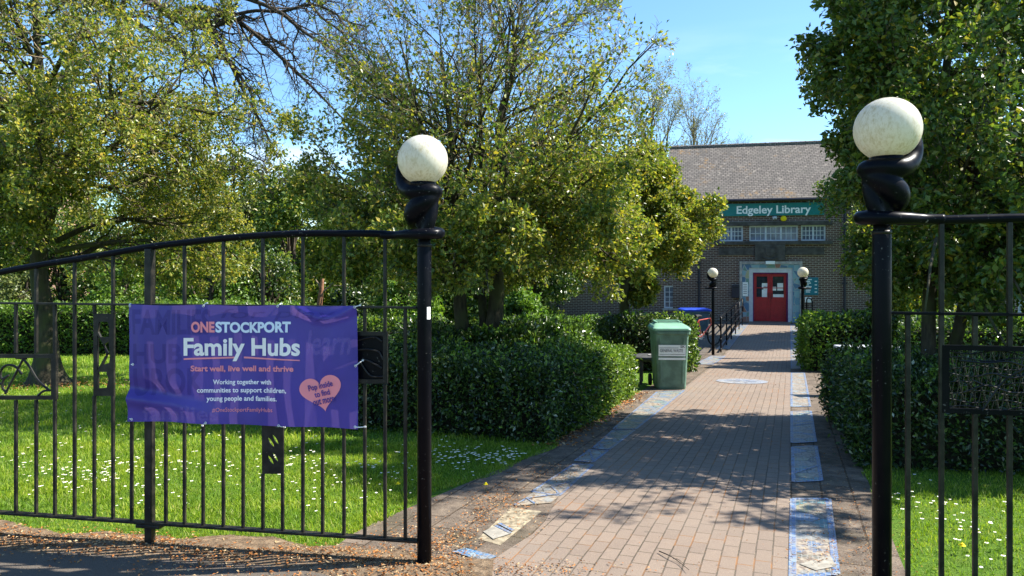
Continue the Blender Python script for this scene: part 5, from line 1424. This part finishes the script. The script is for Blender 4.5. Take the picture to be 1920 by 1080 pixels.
for px, Y, ztop_, rx, sd, lb, lf in ((1292, 44., 12.6, 2.5, 61, 'tall thinly leafed tree behind the left end of library roof', 1), (1368, 50., 10.2, 2.6, 63, 'bare rounded tree top peeping over the library ridge', 0),
                                  (1215, 40., 12.5, 2.2, 65, 'slim upright budding tree behind the wide twiggy tree', 2)):
    x = XP(px, Y)
    env = (np.array([x, Y, ztop_*.56]), np.array([rx, rx, ztop_*.48]))
    tree('bare_tree', lb, sd, (x, Y), [((0, 0), (.3, .1, ztop_*.82), .2, .04)], env,
         dict(n=22, t0=.3, t1=1, ang=(20, 50), lrat=.45, up=.3, bend=.1, K=6, wig=.08, rr=.5, lmin=.9),
         dict(n=7, t0=.2, t1=1, ang=(20, 45), lrat=.6, up=.2, bend=.05, K=5, wig=.08, rr=.6, lmin=.5),
         dict(n=5, t0=.2, t1=1, ang=(20, 45), lrat=.6, up=.1, K=4, wig=.08, rr=.7, lmin=.4),
         dict(n=3, t0=.2, t1=1, ang=(20, 45), lrat=.6, up=.1, K=3, wig=.08, rr=.8, lmin=.3),
         'leaf_bud' if lf else None, ('bark_grey', 'bark_grey'), lf, (.07, .12))

# --- dense evergreens along the back
def clump_tree(name, label, seed, px, Y, top_py, half_px, mat, bottom_z=None, cone=False, n=9000, size=(.10, .18), group=None, cat='tree'):
    rng = np.random.default_rng(seed); x = XP(px, Y); g = gzf(Y); top = ZP(top_py, Y); r = half_px/FPX*Y
    t = thing(name, (x, Y, g), label, cat, group)
    h = top-g; b0 = g+.15 if bottom_z is None else bottom_z
    mb = MB(); P = trunk_line((x, Y, g-.1), (x+.1, Y, g+h*.8), 6, .06, seed); mb.tube(P, np.linspace(.05+.02*h, .03, 6), 8)
    K = 60 if cone else 36; st = []
    for k in range(K):
        f = ((k+.5)/K if cone else rng.random()**.8); a = rng.random()*6.28; zz = b0+(top-b0)*f
        wid = (1-f*.95) if cone else math.sqrt(max(.02, 1-(max(0, f-.35)/.66)**2))*(.75+.25*min(1, f/.25))
        q = r*wid*math.sqrt(rng.uniform(.2, 1.0))
        st.append((x+q*math.cos(a), Y+q*math.sin(a)*.9, zz, r*(.26 if cone else .36)*rng.uniform(.7, 1.25)*(wid*.6+.4)))
    A = np.array([[(x, Y, max(g+.3, s[2]-s[3]-.3*h)), ((x+s[0])/2, (Y+s[1])/2, s[2]-.1*h), s[:3]] for s in st]); mb.tubes(A, np.tile(np.array([[.045, .03, .01]]), (K, 1)), 4, cap=False)
    mb.build('trunk', MT['bark_dark'], t, True)
    st = np.array(st); w = st[:, 3]**2; idx = rng.choice(K, n, p=w/w.sum())
    d = runit(rng, n); rad = st[idx, 3]*(1-.45*rng.random(n)**2.2)*(1+.13*np.sin(d[:, 0]*7+idx)+.1*np.sin(d[:, 2]*11+idx*2)); p = st[idx, :3]+d*rad[:, None]*np.array([1, 1, .85])
    ok = (p[:, 2] > g+.05); p, d = p[ok], d[ok]; M = len(p)
    ax = nrm(runit(rng, M)+d*.5+np.array([0, 0, -.15])); no = nrm(d*.6+runit(rng, M)*.7+np.array([0, 0, .35]))
    mb = MB(); leaves(mb, p, ax, no, rng.uniform(size[0], size[1], M)); mb.build('crown', MT[mat], t)
    return t
gp = 'evergreens along the back of the garden'
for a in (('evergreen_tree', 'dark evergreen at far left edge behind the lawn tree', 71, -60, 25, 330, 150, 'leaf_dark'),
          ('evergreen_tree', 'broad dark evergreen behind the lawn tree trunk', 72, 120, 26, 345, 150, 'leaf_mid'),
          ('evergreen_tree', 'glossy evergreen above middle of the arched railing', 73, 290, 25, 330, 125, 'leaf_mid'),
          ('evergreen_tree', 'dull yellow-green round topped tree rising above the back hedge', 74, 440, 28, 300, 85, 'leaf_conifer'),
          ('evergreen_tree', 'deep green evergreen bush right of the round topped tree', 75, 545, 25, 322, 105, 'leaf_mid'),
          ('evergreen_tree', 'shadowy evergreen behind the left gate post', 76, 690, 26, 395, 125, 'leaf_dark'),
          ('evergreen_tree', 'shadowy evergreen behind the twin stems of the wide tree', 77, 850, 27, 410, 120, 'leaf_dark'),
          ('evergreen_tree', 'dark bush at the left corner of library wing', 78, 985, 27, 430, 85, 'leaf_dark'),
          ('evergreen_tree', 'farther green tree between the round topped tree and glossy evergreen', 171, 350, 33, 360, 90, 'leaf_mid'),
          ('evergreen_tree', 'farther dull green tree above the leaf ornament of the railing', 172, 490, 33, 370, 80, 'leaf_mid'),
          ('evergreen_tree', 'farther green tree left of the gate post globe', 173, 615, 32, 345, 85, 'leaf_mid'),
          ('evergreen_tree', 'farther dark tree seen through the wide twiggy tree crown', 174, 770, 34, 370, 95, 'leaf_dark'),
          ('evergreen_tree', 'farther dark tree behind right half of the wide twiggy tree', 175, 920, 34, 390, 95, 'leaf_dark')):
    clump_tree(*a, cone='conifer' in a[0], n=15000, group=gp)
for a in (('ivy_bush', 'bright green ivy bush in sun behind the banner railing top', 81, 385, 21.5, 455, 85, 'leaf_ivy'),
          ('ivy_bush', 'bright green shrub beside the lawn tree trunk', 82, 230, 22.5, 500, 60, 'leaf_ivy'),
          ('shrub', 'dark low shrub behind thick support post of railing', 83, 500, 22.5, 480, 70, 'leaf_dark'),
          ('shrub', 'clipped rounded shrub right of the dead brown stump', 84, 655, 20.5, 548, 50, 'leaf_hedge'),
          ('shrub', 'leafy shrub left of the left gate post shaft', 85, 760, 21.5, 520, 55, 'leaf_ivy'),
          ('shrub', 'shrub in shade between twin stems and library wing', 86, 975, 20., 545, 45, 'leaf_ivy'),
          ('shrub', 'pale weathered bush at far left behind the hedge', 87, 45, 22.5, 512, 60, 'leaf_conifer')):
    clump_tree(*a, n=5200, size=(.08, .14), cat='shrub')
# dead broken trunk
x, y = XP(596, 21), 21.
t = thing('dead_stump', (x, y, gzf(y)), 'broken reddish brown dead trunk with bare snapped branch', 'tree stump')
mb = MB(); mb.tube(catmull([(x, y, gzf(y)-.1), (x+.02, y, .2), (x+.10, y, .9), (x+.13, y, 1.35)], 4), np.interp(np.linspace(0, 1, 13), [0, 1], [.11, .04]), 10)
mb.build('trunk', plain('dead_wood', (.24, .12, .07), .9, .1, var=.4, scale=15), t, True)
mb = MB()
for q in ([(x+.05, y, .75), (x+.4, y, .98), (x+.9, y, .95)], [(x+.1, y, .9), (x-.15, y+.1, 1.25)], [(x+.3, y, .93), (x+.55, y-.1, 1.15)]): mb.tube(catmull(q, 4), np.linspace(.035, .012, 4*(len(q)-1)+1), 6)
mb.build('branch', MT['twig'], t, True)

# ------------------------------------------------------------------ hedges: leaf shell over a core of twigs
def sines(p, k=1.0):
    return (np.sin(p[:, 0]*2.3*k+p[:, 2]*1.1)+np.sin(p[:, 1]*2.9*k+1.3)+np.sin((p[:, 0]+p[:, 1])*5.1*k+p[:, 2]*3.7)*.7+np.sin(p[:, 2]*6.1*k+p[:, 0]*3.3)*.6+np.sin((p[:, 0]-p[:, 1])*9*k)*.4)/3.7
def hedge(label, corners, h, n, size, mats, seed, group=None, bright=None, sprig=.02, round_=.16, bump=.07, cat='hedge', shoots=0, flowers=0):
    """corners: plan corners in order (anticlockwise seen from above); h: height above the ground"""
    rng = np.random.default_rng(seed); Cn = np.array(corners, float); m_ = len(Cn); cen = Cn.mean(0)
    t = thing('hedge', (cen[0], cen[1], gzf(cen[1])), label, cat, group)
    edges = [(Cn[i], Cn[(i+1) % m_]) for i in range(m_)]
    per = np.array([np.linalg.norm(b-a) for a, b in edges])
    area_top = .5*abs(sum(a[0]*b[1]-a[1]*b[0] for a, b in edges))
    wts = np.concatenate([per*h*1.15, [area_top*1.1]]); wts /= wts.sum()
    pick = rng.choice(m_+1, n, p=wts); P = np.zeros((n, 3)); Nn = np.zeros((n, 3))
    for i, (a, b) in enumerate(edges):
        k = np.where(pick == i)[0]; s = rng.random(len(k)); P[k, :2] = a+(b-a)*s[:, None]
        P[k, 2] = h*rng.random(len(k))**.9; d = (b-a)/np.linalg.norm(b-a); Nn[k] = (d[1], -d[0], 0)
    k = np.where(pick == m_)[0]; nk = len(k)
    tri = rng.integers(1, m_-1, nk); q = rng.random((nk, 2)); q[q.sum(1) > 1] = 1-q[q.sum(1) > 1]
    P[k, :2] = Cn[0]+(Cn[tri]-Cn[0])*q[:, :1]+(Cn[tri+1]-Cn[0])*q[:, 1:]; P[k, 2] = h; Nn[k] = (0, 0, 1)
    # round the shoulders
    side = Nn[:, 2] < .5
    up = np.clip((P[:, 2]-(h-round_))/round_, 0, 1); P[side] -= Nn[side]*(round_*.55*up[side]**2)[:, None]
    dmin = np.full(n, 9.)
    for a, b in edges:
        d = (b-a)/np.linalg.norm(b-a); nn = np.array([d[1], -d[0]]); dist = -((P[:, :2]-a) @ nn); dmin = np.minimum(dmin, dist)
    tp = ~side; e = np.clip(1-dmin/round_, 0, 1); P[tp, 2] -= round_*.45*e[tp]**2
    low = np.clip(1-P[:, 2]/.25, 0, 1); P[side] -= Nn[side]*(.10*low[side])[:, None]
    depth = -.22*rng.random(n)**2.0+rng.exponential(sprig, n)+bump*sines(P)+bump*.9*sines(P+7.3, .4)
    P = P+Nn*depth[:, None]+rng.normal(size=(n, 3))*.012
    P[:, 2] = np.maximum(P[:, 2], .03)
    P[:, 2] += gz(P[:, 1])
    ax = nrm(Nn*.5+runit(rng, n)*.8+np.array([0, 0, .15])); no = nrm(Nn*.6+runit(rng, n)*.75+np.array([0, 0, .25]))
    L = rng.uniform(size[0], size[1], n)
    mb = MB(); ms = list(mats)
    if bright is None: sel = np.zeros(n, int)
    else: sel = (rng.random(n) < bright(P)*(1+.9*sines(P, .55))).astype(int)
    for j in range(len(ms)):
        k = sel == j
        if k.any(): leaves(mb, P[k], ax[k], no[k], L[k], .5, m=j)
    if shoots:
        sx = rng.random(shoots); k = np.where(tp)[0]; k = rng.choice(k, shoots); p0 = P[k]
        hh = rng.uniform(.04, .17, shoots); top = p0+np.stack([rng.normal(size=shoots)*.04, rng.normal(size=shoots)*.04, hh], -1)
        Q = np.stack([p0, (p0+top)/2, top], 1); mb.tubes(Q, np.tile(np.array([[.003, .0025, .0015]]), (shoots, 1)), 3, len(ms)-1, False)
        twig_leaves(rng, mb, Q, 9, size, len(ms)-1, None, .01, .1)
    mb.build('foliage', [MT[x_] for x_ in ms], t)
    # core
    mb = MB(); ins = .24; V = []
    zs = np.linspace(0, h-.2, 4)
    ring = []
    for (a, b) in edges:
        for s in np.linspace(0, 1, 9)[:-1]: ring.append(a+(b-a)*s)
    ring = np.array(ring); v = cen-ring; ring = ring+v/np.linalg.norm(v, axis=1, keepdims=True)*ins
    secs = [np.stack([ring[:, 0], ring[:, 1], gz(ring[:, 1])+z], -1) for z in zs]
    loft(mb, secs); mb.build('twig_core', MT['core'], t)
    return t
def pv(px, py): return np.array(ground_px(px, py))
a = np.array([.40, 7.25]); ud = np.array([-.925, .40]); vd = np.array([PS+.02, 1.0]); vd /= np.linalg.norm(vd)
B0 = a; B1 = a+vd*3.75; B2 = B1+np.array([-2.0, .75]); B3 = a+ud*2.75+vd*1.6; B4 = a+ud*2.75
hedge('large dark clipped hedge beside the path behind the left gate post', [B0, B1, B2, B3, B4][::1], .78, 56000, (.034, .064), ['leaf_hedge', 'leaf_hedge_sunlit'], 91,
      bright=lambda P: np.clip(.10+np.clip((P[:, 1]-7.7)/2.4, 0, .85)*np.clip((P[:, 0]-(path_l(P[:, 1])-1.5))/.9, 0, 1), 0, .9), shoots=260, bump=.09)  # sunlit leaf colour painted onto the far end and path side
hedge('mid green hedge block around the foot of the twin stemmed tree', [(-.9, 9.9), (.45, 9.5), (1.45, 12.2), (.9, 13.6), (-2.2, 14.2)], 1.0, 22000, (.055, .10), ['leaf_hedge', 'leaf_ivy'], 92, bright=lambda P: np.full(len(P), .3), shoots=120, bump=.11)
hedge('shaded hedge behind round table and green bin, sunlit at its end', [(XP(1130, 15.2), 15.2), (XP(1298, 15.0), 15.0), (XP(1302, 17.0), 17.0), (XP(1120, 17.2), 17.2)], 1.04, 11000, (.06, .10), ['leaf_hedge', 'leaf_hedge_sunlit'], 93,
      bright=lambda P: np.clip((P[:, 0]-(XP(1255, 15.5)))/.7, 0, .9), shoots=60, bump=.1)  # lighter leaves paint the sun on its right end
hedge('far hedge in sunlit leaf colour running along the back of the left lawn', [(XP(-160, 19.8), 19.8), (XP(560, 19.4), 19.4), (XP(560, 21.), 21.), (XP(-160, 21.4), 21.4)], 1.28, 30000, (.07, .12), ['leaf_hedge', 'leaf_ivy'], 94, bright=lambda P: np.full(len(P), .85))  # mostly lighter leaves: sunlight put into the colour of a shaded hedge
hedge('middle hedge running behind the banner towards the gate post', [(XP(420, 16.0), 16.0), (XP(700, 14.4), 14.4), (XP(835, 15.0), 15.0), (XP(840, 17.), 17.0), (XP(440, 17.6), 17.6)], .98, 20000, (.06, .11), ['leaf_hedge', 'leaf_hedge_sunlit'], 95, bright=lambda P: np.where(P[:, 2]-gz(P[:, 1]) > .85, .75, .1), shoots=60)  # lighter leaf colour on the tops stands in for sunlight
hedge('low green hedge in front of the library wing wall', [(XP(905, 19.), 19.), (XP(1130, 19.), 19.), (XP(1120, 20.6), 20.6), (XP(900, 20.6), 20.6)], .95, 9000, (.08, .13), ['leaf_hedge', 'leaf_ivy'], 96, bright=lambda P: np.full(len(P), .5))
hedge('large dark hedge right of the path behind right gate post', [(2.84, 6.25), (6.3, 5.35), (6.6, 7.1), (5.8, 8.2), (3.9, 9.2)], .82, 50000, (.032, .06), ['leaf_hedge', 'leaf_ivy'], 97,
      bright=lambda P: np.full(len(P), .12), shoots=160, bump=.09)
hedge('bright sunlit hedge by ramp right of the far mosaics', [(XP(1506, 15.2), 15.2), (XP(1660, 14.9), 14.9), (XP(1700, 17.), 17.), (XP(1508, 18.), 18.)], 1.12, 12000, (.06, .10), ['leaf_hedge', 'leaf_hedge_sunlit'], 98,
      bright=lambda P: np.clip(1-(P[:, 0]-XP(1506, 15.5))/1.3, .1, .9), shoots=60, bump=.1)  # sunlight painted into the leaves, strongest at the left end
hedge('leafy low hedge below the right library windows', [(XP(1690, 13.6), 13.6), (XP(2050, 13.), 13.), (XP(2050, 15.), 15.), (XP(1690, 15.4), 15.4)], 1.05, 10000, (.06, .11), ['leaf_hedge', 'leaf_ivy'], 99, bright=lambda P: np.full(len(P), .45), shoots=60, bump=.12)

# ------------------------------------------------------------------ grass, daisies, litter
def in_lawn_left(x, y):
    e = .06*np.sin(y*2.1)+.05*np.sin(y*5.3+1)
    return (y > fence_y(x)+.17+.05*np.sin(x*3.1)+.04*np.sin(x*7.7+1)+.025*np.sin(x*17)) & (x < path_l(y)-.60-.30*np.maximum(0, 1-np.abs(y-4.6)/2.2)+e)
def in_lawn_right(x, y):
    return (x > path_r(y)+.62+.05*np.sin(y*3.1)+.04*np.sin(y*7)) & (y > 3.19-(x-1.58)*.22+.05) & (x < 6)
def blades(rng, x, y, h, w, mb, m=0):
    n = len(x); a = rng.random(n)*6.28; l = rng.normal(size=(n, 2))*.45*h[:, None]
    b = np.stack([x, y, gz(y)], -1); s = np.stack([np.cos(a), np.sin(a), 0*a], -1)*(w/2)[:, None]
    tip = b+np.stack([l[:, 0], l[:, 1], h], -1); mid = b+np.stack([l[:, 0]*.35, l[:, 1]*.35, h*.55], -1)
    V = np.stack([b-s, b+s, mid+s*.8, mid-s*.8, tip], 1); i = (np.arange(n)*5)[:, None]
    mb.add(V.reshape(-1, 3), i+np.array([[0, 1, 2, 3]]), m); mb.f.append((i+np.array([[3, 2, 4]])+mb.n-5*n, m))
rng = np.random.default_rng(77); mb = MB()
for (x0, x1, y0, y1, n, h, w, fn) in ((-5.2, .6, 4.0, 7.4, 85000, .045, .0055, in_lawn_left), (-9, .8, 7.0, 12, 60000, .06, .009, in_lawn_left), (-17, 0, 12, 21, 45000, .075, .016, in_lawn_left),
                                      (1.4, 4.6, 2.5, 6.4, 42000, .045, .0045, in_lawn_right), (-1.0, .6, 4.0, 7.4, 16000, .045, .0055, in_lawn_left)):
    x = rng.uniform(x0, x1, n); y = rng.uniform(y0, y1, n); k = fn(x, y); x, y = x[k], y[k]
    cl_ = .75+.35*np.sin(x*2.7+y*1.9)*np.sin(y*3.3-x*.7)
    blades(rng, x, y, h*rng.uniform(.45, 1.25, len(x))*cl_, w*rng.uniform(.7, 1.3, len(x)), mb)
tag(mb.build('grass', MT['grass']), 'short bright green lawn grass on both sides of the path', 'grass', kind='stuff')

def daisy_geo(mb, o, r_, h, tilt, mp_=0, me_=1, ms_=2):
    n = 9; o = np.array(o); top = o+np.array([tilt[0], tilt[1], h]); V = [top+np.array([0, 0, r_*.12])]
    for k in range(n*2):
        a = math.pi*k/n; q = r_*(1 if k % 2 == 0 else .74); V.append(top+np.array([q*math.cos(a), q*math.sin(a), -tilt[0]*q*math.cos(a)*6+r_*.12]))
    mb.add(V, [(0, 1+k, 1+(k+1) % (2*n)) for k in range(2*n)], mp_)
    V = [top+np.array([0, 0, r_*.42])]+[top+np.array([r_*.36*math.cos(2*math.pi*k/7), r_*.36*math.sin(2*math.pi*k/7), r_*.2]) for k in range(7)]
    mb.add(V, [(0, 1+k, 1+(k+1) % 7) for k in range(7)], me_)
    mb.tube(np.array([o-np.array([0, 0, .01]), top]), .0011, 3, ms_)
pts = []
def cluster(px, py, sx, sy, n):
    for _ in range(n):
        q = (px+rng.normal()*sx, py+rng.normal()*sy)
        if q[1] < 640: continue
        gx_, gy_ = ground_px(*q)
        if (in_lawn_left(gx_, gy_) or in_lawn_right(gx_, gy_)) and gy_ < 13: pts.append((gx_, gy_))
for c_ in ((180, 905, 45, 14, 70), (60, 890, 40, 16, 30), (330, 885, 70, 12, 55), (560, 880, 60, 18, 60), (860, 862, 40, 10, 75), (960, 866, 26, 8, 60), (650, 930, 60, 25, 30), (250, 930, 120, 18, 40), (90, 830, 70, 18, 18),
           (300, 840, 100, 25, 22), (900, 890, 40, 20, 25), (740, 890, 40, 20, 30), (1740, 960, 40, 16, 18), (1790, 1000, 60, 22, 22), (1850, 1040, 50, 22, 16), (1700, 935, 30, 25, 10), (20, 760, 40, 15, 12), (180, 770, 60, 30, 16), (560, 830, 80, 20, 20)): cluster(*c_)
rng.shuffle(pts)
pts.sort(key=lambda q: q[1])
near, rest = pts[:300], pts[300:]
protos = []
for k in range(4):
    mb = MB(); daisy_geo(mb, (0, 0, 0), .0085+.0015*k, .05+.006*k, (rng.normal()*.012, rng.normal()*.012))
    protos.append(mb.build('daisy', [MT['daisy'], MT['daisy_eye'], MT['stem']]))
for i, (gx_, gy_) in enumerate(near):
    o = protos[i] if i < 4 else protos[i % 4].copy()
    if i >= 4: C.objects.link(o)
    o.location = (gx_, gy_, gzf(gy_)); o.rotation_euler = (0, 0, float(rng.random()*6.28))
    tag(o, 'small white daisy with yellow eye growing in the lawn', 'daisy', 'daisies scattered over the lawn')
mb = MB()
for gx_, gy_ in rest: daisy_geo(mb, (gx_, gy_, gzf(gy_)), .013, .055, (rng.normal()*.01, rng.normal()*.01))
tag(mb.build('daisy_patch', [MT['daisy'], MT['daisy_eye'], MT['stem']]), 'distant scatter of white daisies in the lawn', 'daisies', kind='stuff')
mb = MB(); V = [(0, 0, .065)]
for k in range(14): V.append((.018*math.cos(k*.449), .018*math.sin(k*.449), .055))
mb.add(V, [(0, 1+k, 1+(k+1) % 14) for k in range(14)]); V2 = [(0, 0, .072)]+[(.011*math.cos(k*.898), .011*math.sin(k*.898), .064) for k in range(7)]; mb.add(V2, [(0, 1+k, 1+(k+1) % 7) for k in range(7)])
mb.tube(np.array([(0, 0, -.01), (0, 0, .058)]), .0016, 4, 1)
d0 = mb.build('dandelion', [MT['dandelion'], MT['stem']])
for i, (p, lb) in enumerate((((746, 921), 'yellow dandelion in the grass left of the left gate post'), ((911, 922), 'yellow dandelion near the lawn edge right of the left gate post'), ((805, 838), 'small yellow dandelion in front of the dark hedge'), ((1804, 1041), 'yellow dandelion in the right lawn behind the black railing'))):
    o = d0 if i == 0 else d0.copy()
    if i: C.objects.link(o)
    q = ground_px(*p); o.location = (q[0], q[1], gzf(q[1])); tag(o, lb, 'dandelion', 'dandelions in the lawn')

# dry leaf scraps and blossom husks blown against the edges
def flakes(mb, x, y, dz, size):
    n = len(x); P = np.stack([x, y, gz(y)+dz], -1); a = rng.random(n)*6.28
    ax = nrm(np.stack([np.cos(a), np.sin(a), rng.normal(size=n)*.22], -1)); no = nrm(np.stack([rng.normal(size=n)*.3, rng.normal(size=n)*.3, np.ones(n)], -1))
    leaves(mb, P, ax, no, size, .5)
mb = MB()
n = 6500; x = rng.uniform(-6.5, -.2, n); t_ = rng.normal(size=n)*.10
flakes(mb, x, fence_y(x)-.05+t_+.04*np.sin(x*5), .022+.012*np.exp(-(t_/.12)**2), rng.uniform(.008, .028, n))
n = 3800; x = rng.uniform(-6.0, -.1, n); y = fence_y(np.minimum(x, -.3))-.16-rng.exponential(.24, n); k = np.sin(x*4.1+y*7)+np.sin(x*9-y*5)+rng.normal(size=n)*.6 > .1; flakes(mb, x[k], y[k], .019, rng.uniform(.006, .02, k.sum()))
n = 9000; y = 3.0+rng.exponential(1.25, n); e_ = np.maximum(0, 1-np.abs(y-4.6)/1.6); x = path_l(y)-.22-.12*e_+rng.normal(size=n)*(.14+.10*e_); k = (x < path_l(y)+.22*e_+.06) & (y < 12) & (np.sin(x*6+y*4)+np.sin(x*13-y*3)+rng.normal(size=n)*.9 > -.2); flakes(mb, x[k], y[k], .018, rng.uniform(.008, .024, k.sum()))
n = 500; x = -.05+rng.normal(size=n)*.30; y = 3.92+rng.normal(size=n)*.07; flakes(mb, x, y, .018, rng.uniform(.008, .022, n))
n = 3600; y = rng.uniform(3.0, 8, n); x = rng.uniform(0, 1, n)**1.3*1.9+path_l(y)-.1; k = np.sin(x*9+y*3)+rng.normal(size=n)*.8 > .5; flakes(mb, x[k], y[k], .014, rng.uniform(.004, .012, k.sum()))
n = 2200; y = 2.6+rng.exponential(1.6, n); x = path_r(y)+.34+rng.normal(size=n)*.17; flakes(mb, x, y, .018, rng.uniform(.006, .02, n))
n = 900; y = rng.uniform(7.2, 11.6, n); x = path_l(y)-.55+rng.normal(size=n)*.10; flakes(mb, x, y, .02, rng.uniform(.02, .05, n))
n = 500; y = rng.uniform(12, 22, n); x = rng.uniform(path_l(y)-.5, path_r(y)+.4); flakes(mb, x, y, .014, rng.uniform(.01, .03, n))
n = 700; x = XP(95, 12.3)+rng.normal(size=n)*.8; y = 12.4+rng.normal(size=n)*.45; flakes(mb, x, y, .05, rng.uniform(.02, .05, n))
tag(mb.build('leaf_litter', MT['litter']), 'dry orange-brown leaf scraps along railing foot and path edges', 'leaf litter', kind='stuff')
for o_ in list(C.objects):                            # builder's own bookkeeping
    if '_o' in o_: del o_['_o']
